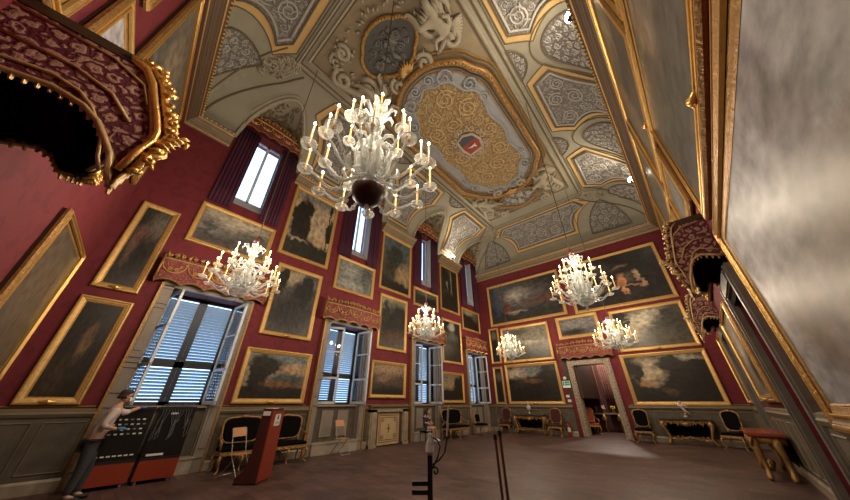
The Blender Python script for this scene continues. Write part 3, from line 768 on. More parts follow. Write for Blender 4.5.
# ---------------------------------------------------------------- paintings
def canvas_mat(base, blobs, seed, nscale=4., namp=.10, gloss=.38):
    """a dark oil painting: soft-edged painted masses over a ground tone, broken up by brushwork noise"""
    m = bpy.data.materials.new('oil_painting_%d' % seed); m.use_nodes = True
    N, L = nt(m); bs = N['Principled BSDF']; bs.inputs['Roughness'].default_value = gloss; bs.inputs['Specular IOR Level'].default_value = .35
    tc = N.new('ShaderNodeTexCoord'); g = tc.outputs['Generated']
    n1 = N.new('ShaderNodeTexNoise'); n1.inputs['Scale'].default_value = nscale*1.4; n1.inputs['Detail'].default_value = 8; n1.inputs['Roughness'].default_value = .65
    ad = N.new('ShaderNodeVectorMath'); ad.operation = 'ADD'; ad.inputs[1].default_value = (seed*3.1, seed*1.7, seed*.9); L.new(g, ad.inputs[0]); L.new(ad.outputs[0], n1.inputs['Vector'])
    sb = N.new('ShaderNodeVectorMath'); sb.operation = 'SUBTRACT'; sb.inputs[1].default_value = (.5, .5, .5); L.new(n1.outputs['Color'], sb.inputs[0])
    sc = N.new('ShaderNodeVectorMath'); sc.operation = 'SCALE'; sc.inputs['Scale'].default_value = namp*3; L.new(sb.outputs[0], sc.inputs[0])
    w = N.new('ShaderNodeVectorMath'); w.operation = 'ADD'; L.new(g, w.inputs[0]); L.new(sc.outputs[0], w.inputs[1])
    prev = None; col0 = (*base, 1)
    for (cx, cz, rx, rz, col, soft) in blobs:
        s1 = N.new('ShaderNodeVectorMath'); s1.operation = 'SUBTRACT'; s1.inputs[1].default_value = (cx, 0, cz); L.new(w.outputs[0], s1.inputs[0])
        s2 = N.new('ShaderNodeVectorMath'); s2.operation = 'MULTIPLY'; s2.inputs[1].default_value = (1/rx, 0, 1/rz); L.new(s1.outputs[0], s2.inputs[0])
        ln = N.new('ShaderNodeVectorMath'); ln.operation = 'LENGTH'; L.new(s2.outputs[0], ln.inputs[0])
        mr = N.new('ShaderNodeMapRange'); mr.inputs['From Min'].default_value = 1+soft; mr.inputs['From Max'].default_value = 1-soft; L.new(ln.outputs['Value'], mr.inputs['Value'])
        mx = N.new('ShaderNodeMix'); mx.data_type = 'RGBA'; mx.inputs['B'].default_value = (*col, 1); L.new(mr.outputs['Result'], mx.inputs['Factor'])
        if prev: L.new(prev, mx.inputs['A'])
        else: mx.inputs['A'].default_value = col0
        prev = mx.outputs['Result']
    n2 = N.new('ShaderNodeTexNoise'); n2.inputs['Scale'].default_value = 14; n2.inputs['Detail'].default_value = 6; L.new(ad.outputs[0], n2.inputs['Vector'])
    mr = N.new('ShaderNodeMapRange'); mr.inputs['From Min'].default_value = .3; mr.inputs['From Max'].default_value = .7; mr.inputs['To Min'].default_value = .55; mr.inputs['To Max'].default_value = 1.5; L.new(n2.outputs['Fac'], mr.inputs['Value'])
    ml = N.new('ShaderNodeVectorMath'); ml.operation = 'SCALE'; L.new(prev, ml.inputs[0]); L.new(mr.outputs['Result'], ml.inputs['Scale'])
    L.new(ml.outputs[0], bs.inputs['Base Color'])
    return m
DK = (.018, .015, .011); BR = (.045, .03, .018); SK = (.30, .26, .18); PK = (.36, .26, .15); BL = (.10, .12, .13); GR = (.20, .18, .15); FG = (.22, .11, .055); GN = (.04, .042, .025)
SCN = [0]
FRP = [(0, 0), (0, .035), (.02, .07), (.05, .075), (.07, .055), (.10, .05), (.13, .035), (.15, .03), (.16, .022)]
def painting(w, s0, s1, z0, z1, lab, base, blobs, fw=.14, m=GOLD, gloss=.38, nscale=4., plaque=True, group=None, out=.015):
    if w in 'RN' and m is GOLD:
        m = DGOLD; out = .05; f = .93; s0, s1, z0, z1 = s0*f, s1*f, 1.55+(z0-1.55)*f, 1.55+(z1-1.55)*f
    """framed picture; s0..s1 and z0..z1 are the outer edges of its frame"""
    W, Hh = abs(s1-s0), z1-z0; SCN[0] += 1
    root = thing('painting', lab, 'painting', wp(w, (s0+s1)/2, z0, out), WROT[w], group)
    k = fw/.16; b = MB(); b.frame(W, Hh, [(i*k, o) for i, o in FRP], 0, Hh/2); b.done('gilded_frame', m, root)
    b = MB(); b.frame(W-2*fw+.03, Hh-2*fw+.03, [(0, .026), (.012, .034), (.03, .024)], 0, Hh/2); b.done('inner_slip', DGOLD if m is GOLD else m, root)
    b = MB(); b.b.faces.new(b.verts([(-W/2+fw*.9, -.02, fw*.9), (W/2-fw*.9, -.02, fw*.9), (W/2-fw*.9, -.02, Hh-fw*.9), (-W/2+fw*.9, -.02, Hh-fw*.9)]))
    b.done('canvas', canvas_mat(base, blobs, SCN[0], nscale, gloss=gloss), root)
    b = MB(); b.box((-W/2+.015, -.012, .015), (W/2-.015, out-.004, Hh-.015)); b.done('backing_board', GAP, root)
    if w in 'RN':
        for k_ in (.2, .62): b = MB(); b.frame(W-2*fw*k_, Hh-2*fw*k_, [(0, .05), (.0, .078), (.02, .082), (.03, .05)], 0, Hh/2); b.done('gilded_fillet', GOLD2, root)
    if plaque:
        b = MB(); b.tube([(-.14, -.07*k, fw*.45), (0, -.10*k, fw*.42), (.14, -.07*k, fw*.45)], [.015, .045, .015], 6); b.ball((0, -.10*k, fw*.45), .05, 6); b.done('carved_boss', GOLD2, root, True)
    return root
L_ = 'L'
def tree(cx, base, top, w, seed=0, col=DK, trunk=True):
    r_ = random.Random(seed*7+int(cx*100)); B = [(cx, (base+top)/2, .018, (top-base)/2, col, .15)] if trunk else []
    mid = base+(top-base)*.62
    for k in range(7):
        a = r_.uniform(0, 6.28); B.append((cx+math.cos(a)*w*.6, mid+math.sin(a)*(top-base)*.28, w*r_.uniform(.35, .6), (top-base)*r_.uniform(.09, .17), col, .22))
    return B
sky = lambda c=SK, z=.95, r=.45: (.5, z, 1.2, r, c, .5)
painting(L_, -.72, .15, 4.05, 6.70, 'tall narrow stormy picture in gilt frame, highest left beside the corner', (.035, .03, .026), [(.75, .8, .35, .18, (.13, .11, .09), .6), (.35, .62, .2, .1, (.15, .08, .06), .6), (.6, .35, .35, .25, DK, .5), (.25, .45, .1, .2, (.12, .07, .05), .6)])
painting(L_, -.75, .19, 1.5, 3.82, 'dark picture with a tan fleck, left of the leftmost shuttered window', DK, [(.55, .55, .12, .18, (.14, .08, .04), .4), (.3, .2, .3, .2, BR, .6)])
painting(L_, .48, 2.88, 5.93, 7.45, 'wide faded grey landscape under the leftmost upper window', (.12, .11, .10), [(.45, .8, .5, .22, (.40, .35, .26), .6), (.8, .35, .3, .3, (.08, .075, .07), .6), (.15, .4, .2, .3, (.16, .15, .14), .6), (.3, .15, .4, .15, (.07, .06, .055), .5)]+tree(.85, .2, .7, .12, 18, (.07, .065, .06))+tree(.15, .2, .6, .1, 19, (.08, .075, .07)))
painting(L_, 3.13, 5.28, 6.6, 10.0, 'tall landscape with black trees and tan sky, between the first two upper windows', (.40, .31, .20), [(.6, .97, .6, .12, (.17, .17, .16), .4), (.24, .45, .22, .42, DK, .15), (.5, .05, .8, .25, (.022, .02, .016), .15), (.25, .22, .2, .02, (.25, .2, .15), .5), (.75, .28, .18, .05, PK, .5)]+tree(.25, .2, .88, .22, 1)+tree(.92, .15, .98, .10, 2)+[(.25,.22,.2,.02,(.30,.24,.17),.4)])
painting(L_, 3.31, 5.16, 3.56, 6.23, 'upright dusky landscape with grey trees, hanging above the wide valley landscape', (.07, .06, .055), [(.3, .88, .4, .14, (.30, .25, .16), .5), (.75, .82, .2, .1, (.13, .12, .12), .5), (.65, .6, .25, .25, (.022, .02, .02), .3), (.12, .8, .15, .18, DK, .3), (.5, .3, .6, .25, (.028, .025, .025), .4)]+tree(.7, .25, .95, .2, 3, (.02, .02, .018))+tree(.15, .5, 1, .14, 4))
painting(L_, 3.12, 5.36, 1.51, 3.12, 'wide valley landscape with leaning tree and blue peaks, above the gilt settees', (.24, .20, .14), [(.6, .9, .6, .22, (.13, .16, .17), .5), (.75, .68, .3, .12, (.38, .25, .14), .5), (.7, .42, .3, .16, (.06, .07, .06), .25), (.22, .5, .14, .5, DK, .2), (.32, .75, .25, .18, DK, .35), (.5, .1, .8, .22, DK, .2), (.6, .32, .3, .06, (.16, .07, .03), .5)]+tree(.22, .1, .98, .16, 5)+tree(.36, .5, .9, .14, 6, DK, False))
painting(L_, 5.69, 7.89, 5.9, 7.53, 'small faded grey landscape under the second upper window', (.13, .13, .12), [(.35, .7, .3, .3, (.26, .26, .24), .7), (.75, .6, .2, .4, (.09, .1, .09), .6), (.35, .15, .3, .15, (.3, .3, .27), .6)]+tree(.78, .15, .9, .12, 20, (.07, .075, .07)))
painting(L_, 8.19, 10.51, 6.66, 10.02, 'tall landscape with blue-green sky and tree, between second and third upper windows', (.12, .12, .1), [(.5, .95, .8, .25, (.07, .10, .11), .5), (.45, .62, .35, .22, (.035, .04, .035), .3), (.7, .3, .35, .2, (.30, .21, .11), .5), (.2, .25, .3, .3, (.04, .035, .025), .4), (.5, .05, .8, .12, DK, .3)]+tree(.42, .3, .85, .28, 7, (.03, .035, .028)))
painting(L_, 8.36, 10.3, 3.71, 6.42, 'upright rocky landscape with cloudy top, above the small battle picture', (.05, .045, .035), [(.5, .93, .6, .15, (.28, .25, .16), .5), (.25, .8, .25, .15, (.12, .11, .09), .4), (.7, .62, .4, .3, (.028, .025, .022), .3), (.3, .4, .3, .3, (.02, .018, .015), .4), (.6, .2, .5, .12, (.06, .03, .018), .5)]+tree(.2, .4, .9, .14, 21, (.03, .027, .022)))
painting(L_, 8.18, 10.36, 1.71, 3.22, 'small battle picture with peach sky directly over the false fireplace', (.05, .04, .03), [(.5, .85, .6, .2, (.28, .18, .10), .6), (.4, .5, .25, .12, (.20, .12, .07), .5), (.65, .4, .25, .12, (.08, .05, .03), .5), (.5, .05, .8, .2, DK, .3)])
painting(L_, 10.78, 13.03, 6.41, 7.52, 'wide dark picture under the third upper window, behind a chandelier', (.03, .03, .025), [(.5, .85, .4, .15, (.12, .11, .09), .5), (.7, .4, .3, .2, DK, .4)])
painting(L_, 13.3, 15.4, 6.71, 9.95, 'tall landscape with twin dark trees on pale sky, nearest the far corner', (.03, .028, .022), [(.5, .65, .28, .25, (.35, .29, .2), .4), (.25, .85, .25, .15, DK, .3), (.5, .55, .1, .35, DK, .3), (.8, .6, .15, .4, DK, .3), (.5, .1, .8, .25, DK, .3)]+tree(.3, .1, .98, .16, 8)+tree(.78, .1, .95, .16, 9))
painting(L_, 13.36, 15.42, 3.57, 6.2, 'arch-topped dark picture with white waterfall patch, above the black settee', DK, [(.5, .85, .18, .1, (.35, .33, .3), .5), (.5, .6, .3, .1, (.09, .1, .09), .5), (.4, .35, .3, .15, (.04, .035, .03), .5)])
painting(L_, 13.2, 15.36, 1.52, 3.1, 'landscape with tan sky and one dark tree, directly over the black settee', (.28, .20, .11), [(.4, .9, .5, .15, (.17, .15, .11), .5), (.75, .55, .2, .4, DK, .25), (.4, .15, .8, .28, DK, .2), (.95, .8, .1, .5, DK, .3)]+tree(.75, .15, .9, .18, 10))
painting(L_, 15.68, 17.95, 5.88, 7.42, 'dark picture with pale top edge below the last upper window by the corner', DK, [(.4, .9, .4, .15, (.28, .25, .16), .5), (.8, .7, .2, .2, (.1, .09, .07), .5)])
F_ = 'F'
painting(F_, -9.45, -4.17, 6.30, 9.35, 'huge stormy canvas with bright cloud and red-cloaked figures, high on the far wall left', (.035, .033, .034), [(.42, .62, .16, .17, (.42, .38, .33), .7), (.5, .6, .35, .3, (.11, .10, .095), .6), (.42, .66, .13, .13, (.42, .38, .33), .7), (.75, .42, .2, .08, (.12, .055, .045), .6), (.27, .35, .04, .13, (.16, .04, .03), .4), (.1, .5, .03, .5, (.05, .07, .12), .5), (.4, .1, .6, .12, (.03, .028, .025), .5), (.38, .22, .12, .03, (.25, .2, .16), .5)], .17)
painting(F_, -3.75, 1.10, 6.19, 9.40, 'huge dark canvas with glowing orange figures, high on the far wall right', (.025, .022, .02), [(.25, .75, .25, .15, (.07, .06, .055), .6), (.56, .44, .05, .12, (.50, .24, .12), .3), (.60, .32, .025, .14, (.5, .24, .12), .3), (.75, .5, .035, .1, (.45, .32, .22), .3), (.79, .33, .03, .08, (.4, .25, .16), .3), (.66, .46, .04, .08, (.12, .09, .07), .4), (.68, .32, .09, .02, (.3, .16, .09), .4), (.35, .3, .14, .04, (.12, .08, .05), .6), (.6, .72, .06, .03, (.15, .11, .08), .5)], .17)
painting(F_, -9.7, -8.95, 3.85, 6.2, 'narrow upright picture by the left corner, upper of two on far wall', DK, [(.5, .8, .4, .12, (.12, .1, .08), .5)], .12, plaque=False)
painting(F_, -9.7, -9.0, 1.45, 3.65, 'narrow upright picture by the left corner, lower of two on far wall', DK, [(.5, .75, .4, .12, (.09, .08, .06), .5)], .12, plaque=False)
painting(F_, -8.78, -5.5, 3.8, 6.1, 'grey-green evening landscape on the far wall, behind a small chandelier', (.14, .125, .09), [(.7, .7, .4, .3, (.16, .14, .10), .6), (.3, .85, .25, .1, (.07, .065, .05), .5), (.6, .5, .3, .05, (.3, .26, .18), .6), (.5, .12, .8, .22, (.05, .045, .03), .4)], .16)
painting(F_, -8.82, -5.45, 1.45, 3.72, 'dark lake landscape above the console between two red chairs', DK, [(.25, .8, .35, .14, (.32, .26, .20), .5), (.6, .88, .3, .1, (.12, .13, .13), .5), (.85, .6, .2, .35, DK, .3), (.35, .55, .3, .05, (.13, .07, .04), .5), (.2, .5, .2, .12, (.03, .028, .02), .4)]+tree(.86, .3, .98, .16, 16)+tree(.12, .2, .6, .1, 17), .16)
painting(F_, -5.0, -2.68, 4.84, 6.17, 'small grey sky picture hanging above the doorway pelmet', (.10, .095, .09), [(.5, .7, .5, .25, (.19, .18, .17), .6), (.3, .2, .4, .15, DK, .4)], .18, plaque=False)
painting(F_, -2.12, 1.08, 3.84, 6.04, 'landscape with towering cream clouds, middle right of the far wall', (.10, .09, .065), [(.42, .70, .30, .20, (.40, .35, .26), .5), (.62, .85, .15, .12, (.40, .36, .28), .5), (.2, .45, .2, .2, (.28, .23, .13), .6), (.85, .5, .3, .4, (.055, .05, .04), .35), (.5, .12, .8, .22, (.06, .05, .033), .4), (.12, .85, .14, .12, (.02, .02, .012), .4)]+tree(.1, .35, .98, .12, 14)+tree(.86, .2, .95, .16, 15, (.045, .042, .033), False), .16)
painting(F_, -2.28, 1.10, 1.42, 3.73, 'dark woodland landscape with cream sky at left, above the console with statuette', DK, [(.27, .65, .2, .28, (.42, .34, .22), .4), (.7, .92, .3, .07, (.28, .25, .18), .5), (.6, .75, .22, .18, DK, .3), (.12, .7, .1, .2, (.025, .022, .015), .4), (.2, .4, .1, .05, (.3, .15, .06), .5), (.4, .2, .12, .06, (.18, .10, .05), .6), (.1, .12, .4, .2, DK, .3)]+tree(.62, .3, .98, .26, 11)+tree(.1, .3, 1, .12, 12)+tree(.88, .3, .9, .14, 13), .16)
# right wall
R_ = 'R'
G1 = (.085, .075, .065)
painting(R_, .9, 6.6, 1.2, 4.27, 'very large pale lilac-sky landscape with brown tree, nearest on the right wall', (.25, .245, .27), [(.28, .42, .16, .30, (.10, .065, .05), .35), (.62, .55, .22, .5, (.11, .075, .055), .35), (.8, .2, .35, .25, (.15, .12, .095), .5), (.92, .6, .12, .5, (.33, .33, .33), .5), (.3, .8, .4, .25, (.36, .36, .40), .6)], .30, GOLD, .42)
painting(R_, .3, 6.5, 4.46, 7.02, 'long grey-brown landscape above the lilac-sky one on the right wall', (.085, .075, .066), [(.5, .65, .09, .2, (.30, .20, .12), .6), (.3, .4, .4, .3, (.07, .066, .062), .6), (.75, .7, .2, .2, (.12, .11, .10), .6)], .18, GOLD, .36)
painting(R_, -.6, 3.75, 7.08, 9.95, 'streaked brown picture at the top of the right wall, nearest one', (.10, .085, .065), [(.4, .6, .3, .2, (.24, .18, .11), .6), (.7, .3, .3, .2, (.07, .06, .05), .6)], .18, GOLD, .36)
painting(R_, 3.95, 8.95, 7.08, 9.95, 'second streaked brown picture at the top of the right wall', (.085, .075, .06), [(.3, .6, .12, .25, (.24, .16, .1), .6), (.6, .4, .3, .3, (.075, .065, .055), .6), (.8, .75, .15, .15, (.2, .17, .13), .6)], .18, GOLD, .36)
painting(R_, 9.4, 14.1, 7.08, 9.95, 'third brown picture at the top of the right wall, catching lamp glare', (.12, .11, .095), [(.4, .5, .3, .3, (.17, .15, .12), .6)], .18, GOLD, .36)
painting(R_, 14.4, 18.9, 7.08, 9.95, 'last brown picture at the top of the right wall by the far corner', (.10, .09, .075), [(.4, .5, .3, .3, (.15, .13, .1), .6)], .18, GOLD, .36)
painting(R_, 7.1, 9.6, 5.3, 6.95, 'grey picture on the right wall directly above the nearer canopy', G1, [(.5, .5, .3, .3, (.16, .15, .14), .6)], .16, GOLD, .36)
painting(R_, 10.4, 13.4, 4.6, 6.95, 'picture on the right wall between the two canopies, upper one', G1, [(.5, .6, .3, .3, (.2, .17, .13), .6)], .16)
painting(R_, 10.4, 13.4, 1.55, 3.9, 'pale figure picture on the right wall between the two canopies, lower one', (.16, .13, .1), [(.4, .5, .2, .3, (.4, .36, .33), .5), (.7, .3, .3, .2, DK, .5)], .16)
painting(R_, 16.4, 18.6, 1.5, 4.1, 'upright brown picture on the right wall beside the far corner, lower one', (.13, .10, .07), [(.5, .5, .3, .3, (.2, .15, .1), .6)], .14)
painting(R_, 16.4, 18.6, 4.4, 6.9, 'upright brown picture on the right wall beside the far corner, middle one', (.11, .09, .065), [(.5, .5, .3, .3, (.17, .14, .1), .6)], .14)
# near wall
N_ = 'N'
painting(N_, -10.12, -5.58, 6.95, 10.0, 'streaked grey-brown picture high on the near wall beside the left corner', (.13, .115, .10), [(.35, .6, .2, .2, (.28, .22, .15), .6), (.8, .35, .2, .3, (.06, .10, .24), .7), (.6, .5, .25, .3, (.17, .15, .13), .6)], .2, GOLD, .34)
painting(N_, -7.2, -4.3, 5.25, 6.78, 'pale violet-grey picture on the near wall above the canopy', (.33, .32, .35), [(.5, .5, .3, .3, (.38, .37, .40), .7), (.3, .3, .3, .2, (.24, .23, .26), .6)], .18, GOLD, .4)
painting(N_, -4.8, -2.2, 7.2, 10.0, 'dark-framed picture at the top of the near wall, right of the grey-brown one', (.2, .13, .08), [(.5, .5, .3, .3, (.25, .2, .15), .6)], .2)
painting(N_, -3.95, -.9, 5.05, 6.8, 'brown picture on the near wall right of the violet-grey one', (.12, .10, .08), [(.5, .5, .3, .3, (.2, .17, .13), .6)], .2)
painting(N_, -10.15, -7.6, 1.6, 4.7, 'brown picture low on the near wall beside the left corner', (.09, .07, .05), [(.5, .5, .3, .3, (.13, .1, .07), .6)], .16)

# ---------------------------------------------------------------- door canopies (pagoda-shaped, projecting)
def canopy(w, s, width, depth, zb, sc, lab, near):
    """near = local x side nearest the camera (both sides are built alike)"""
    root = thing('door_canopy', lab, 'canopy', wp(w, s, zb), WROT[w], 'damask canopies over the doors')
    W = width/2; D = depth
    # front profile from the top downwards: (out, z) in units of depth / 1.45 m
    prof = [(.62, 1.45), (.72, 1.40), (.80, 1.26), (.86, 1.08), (.94, .86), (.99, .70), (1.0, .58)]
    low = [(.965, .42), (.94, .14), (.91, -.06), (.86, .06), (.81, .25), (.74, .38), (.66, .52), (.56, .62), (.40, .67), (.2, .62), (.0, .56)]
    toP = lambda o, z: (-o*D, z*sc)
    splay = lambda u: 1-.42*(1-u*near)/2
    low0 = low
    D0 = D
    for sx in (-1, 1):
        D = D0*splay(sx)
        low = low0 if sx == near else [(o, max(z, .46)) for o, z in low0]
        poly = [(0, 1.45)] + prof + low
        A_ = [Vector((sx*W, *toP(o, z))) for o, z in poly]; B_ = [Vector((sx*(W-.03), *toP(o, z))) for o, z in poly]
        b = MB(); b.rings([A_, B_]); p = b.done('side_valance', CANF, root)
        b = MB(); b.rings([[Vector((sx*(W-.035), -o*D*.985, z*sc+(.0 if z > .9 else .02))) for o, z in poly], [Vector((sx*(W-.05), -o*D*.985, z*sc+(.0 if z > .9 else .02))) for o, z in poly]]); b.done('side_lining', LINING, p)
        b = MB()
        for k, (pa, r) in enumerate(((low[1:], .028), ([(o*.9, z+.12) for o, z in low[2:]], .016), ([(o*.93, z-.06) for o, z in prof], .022))):
            b.tube([Vector((sx*(W+.012), *toP(o, z))) for o, z in pa], r, 5)
        for pa in ([(.0, 1.32), (.5, 1.30), (.72, 1.16), (.80, .95)], [(.0, .98), (.4, .98), (.62, .88), (.78, .66)]): b.tube([Vector((sx*(W+.008), *toP(o, z))) for o, z in pa], .018, 4)
        b.done('gold_braid', PALEGOLD, p, True)
        b = MB(); P = [toP(o, z) for o, z in low[1:]]
        for (y0, z0), (y1, z1) in zip(P, P[1:]):
            n = max(1, int(math.hypot(y1-y0, z1-z0)/.06))
            for i in range(n):
                y, z = y0+(y1-y0)*i/n, z0+(z1-z0)*i/n; b.tube([(sx*W, y, z), (sx*W, y-.01, z-.07)], [.022, .012], 4)
        b.done('fringe', PALEGOLD, p)
        b = MB()          # carved gilt crest along the flaring edge
        P = [toP(o, z) for o, z in prof+low[:2]]; rr = random.Random(3)
        b.tube([Vector((sx*W, y-.01, z+.01)) for y, z in P], [.035 if w == 'N' else .018]*len(P), 6)
        b.tube([Vector((sx*(W+.03), y+.06, z-.03)) for y, z in P], [.03 if w == 'N' else .012]*len(P), 6)
        for i in range(16):
            t = i/15*(len(P)-1); j = min(int(t), len(P)-2); f = t-j; y, z = P[j][0]+(P[j+1][0]-P[j][0])*f, P[j][1]+(P[j+1][1]-P[j][1])*f
            h = (.10+.07*(i % 3)/2)*(1 if w == 'N' else .55); d = 1 if i % 2 else -1
            h *= .6; b.tube([(sx*(W+.02*d), y, z), (sx*(W+.04*d), y-h*.7, z+h*.5), (sx*(W+.02*d), y-h*1.0, z+h*(.3+.5*d))], [.04, .03, .012], 5)
            b.tube([(sx*(W+.03), y-.03+q[0], z+.02+q[1]) for q in spiral((-h*.3, h*.2), h*.45, 1.2, d, i, 8)], .022, 4)
        b2 = MB(); b2.box((sx*W-.012, -.62*D, 1.36*sc), (sx*W+.02, -.0, 1.47*sc)); b2.done('dark_top_board', GAP, root)
        y, z = toP(1.0, .62)
        if sx != near: b.done('carved_crest', GOLD2 if w == 'N' else PALEGOLD, root, True); continue
        b.tube([(sx*W, y+.12, z-.12), (sx*W, y+.0, z-.03), (sx*W, y-.07, z+.03), (sx*W, y-.12, z+.10), (sx*W, y-.17, z+.08), (sx*W, y-.16, z+.02)], [.03, .045, .035, .025, .02, .012], 8)
        for q_ in range(5): b.tube([(sx*(W+.02), y+.06-.03*q_, z-.08+.03*q_), (sx*(W+.06), y-.02-.03*q_, z-.10+.05*q_), (sx*(W+.03), y-.09-.02*q_, z-.12+.06*q_)], [.02, .025, .006], 6)
        b.tube([(sx*W, y+.12, z-.25), (sx*W, y-.0, z-.24), (sx*W, y-.07, z-.17), (sx*W, y-.06, z-.11)], [.03, .035, .02, .01], 8)
        b.done('carved_crest', GOLD2 if w == 'N' else PALEGOLD, root, True)
    D = D0
    # front valance following the profile, dark inside
    b = MB(); cols = 25; rows = []
    pts = prof+low[:3]
    for j, (o, z) in enumerate(pts):
        row = []
        for i in range(cols):
            u = -1+2*i/(cols-1); zz = z
            if j >= len(prof): zz = z + (.58-z)*(.75*(1-max(0, u*near)**6)+.22*(u*near < 0))
            row.append(Vector((u*(W-.03), -o*D*splay(u), zz*sc)))
        rows.append(row)
    b.rings(rows, closed=False, cap=False); fr = b.done('front_valance', CANF, root, True)
    md = fr.modifiers.new('t', 'SOLIDIFY'); md.thickness = .02
    b = MB()
    b.tube([r_ + Vector((0, -.02, 0)) for r_ in rows[0]], .035, 5); b.done('gilded_braid', PALEGOLD, fr)
    b = MB(); b.tube([r_ + Vector((0, -.02, 0)) for r_ in rows[2]], .03, 5); b.done('gilded_braid', PALEGOLD, fr)
    b = MB(); b.tube([r_ + Vector((0, -.015, 0)) for r_ in rows[-1]], .025, 5); b.done('gilded_braid', PALEGOLD, fr)
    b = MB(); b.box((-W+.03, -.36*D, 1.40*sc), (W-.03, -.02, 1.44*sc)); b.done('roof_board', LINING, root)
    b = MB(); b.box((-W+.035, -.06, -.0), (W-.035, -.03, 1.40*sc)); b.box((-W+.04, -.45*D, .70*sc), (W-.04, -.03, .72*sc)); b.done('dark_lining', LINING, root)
    return root
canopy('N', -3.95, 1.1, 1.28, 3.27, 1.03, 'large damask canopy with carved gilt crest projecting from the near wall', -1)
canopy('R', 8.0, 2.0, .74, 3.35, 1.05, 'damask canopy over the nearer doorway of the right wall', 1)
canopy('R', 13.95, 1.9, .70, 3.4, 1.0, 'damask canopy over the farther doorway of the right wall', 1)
def door(n, w, s0, s1, h, leaf=True):
    W = (s1-s0)/2; root = thing('door_%d' % n, None, None, wp(w, (s0+s1)/2, 0), WROT[w]); structure(root)
    for x0, x1, z0, z1, nm in ((-W-.28, -W, 0, h+.26, 'door_jamb'), (W, W+.28, 0, h+.26, 'door_jamb'), (-W, W, h, h+.26, 'door_lintel')):
        b = MB(); b.box((x0, -.10, z0), (x1, .0, z1)); b.box((x0+.07, -.13, z0+.02), (x1-.07, .0, z1-.02))
        b.done(nm, BRECC if not leaf else mat('grey_veined_marble', (.17, .15, .13), .35, 0, .5, 3, 0), root)
    if leaf:
        b = MB(); b.box((-W, .16, 0), (W, .22, h)); l = b.done('door_leaf', mat('dark_door', (.035, .025, .018), .5), root)
        b = MB()
        for sx in (-1, 1):
            for z0, z1 in ((.2, 1.1), (1.25, 2.2), (2.35, h-.15)):
                b.box((min(sx*.08, sx*(W-.1)), .14, z0), (max(sx*.08, sx*(W-.1)), .16, z1))
        b.done('door_panel', mat('door_panel_brown', (.06, .04, .028), .5), l)
    else:
        for sx in (-1, 1):
            b = MB(); b.box((min(sx*W, sx*(W-.02)), 0, 0), (max(sx*W, sx*(W-.02)), .35, h)); b.done('reveal', BRECC, root)
    return root
BRECC = damask('breccia_marble', (.40, .33, .24), (.20, .15, .11), 7, .35, .1)
door(1, 'F', DOORF[0], DOORF[1], DOORF[2], False)
door(2, 'R', DR[0][0], DR[0][1], 3.5); door(3, 'R', DR[1][0], DR[1][1], 3.5); door(4, 'N', -4.6, -3.4, 3.4)
SPW = 320
CHP = 335
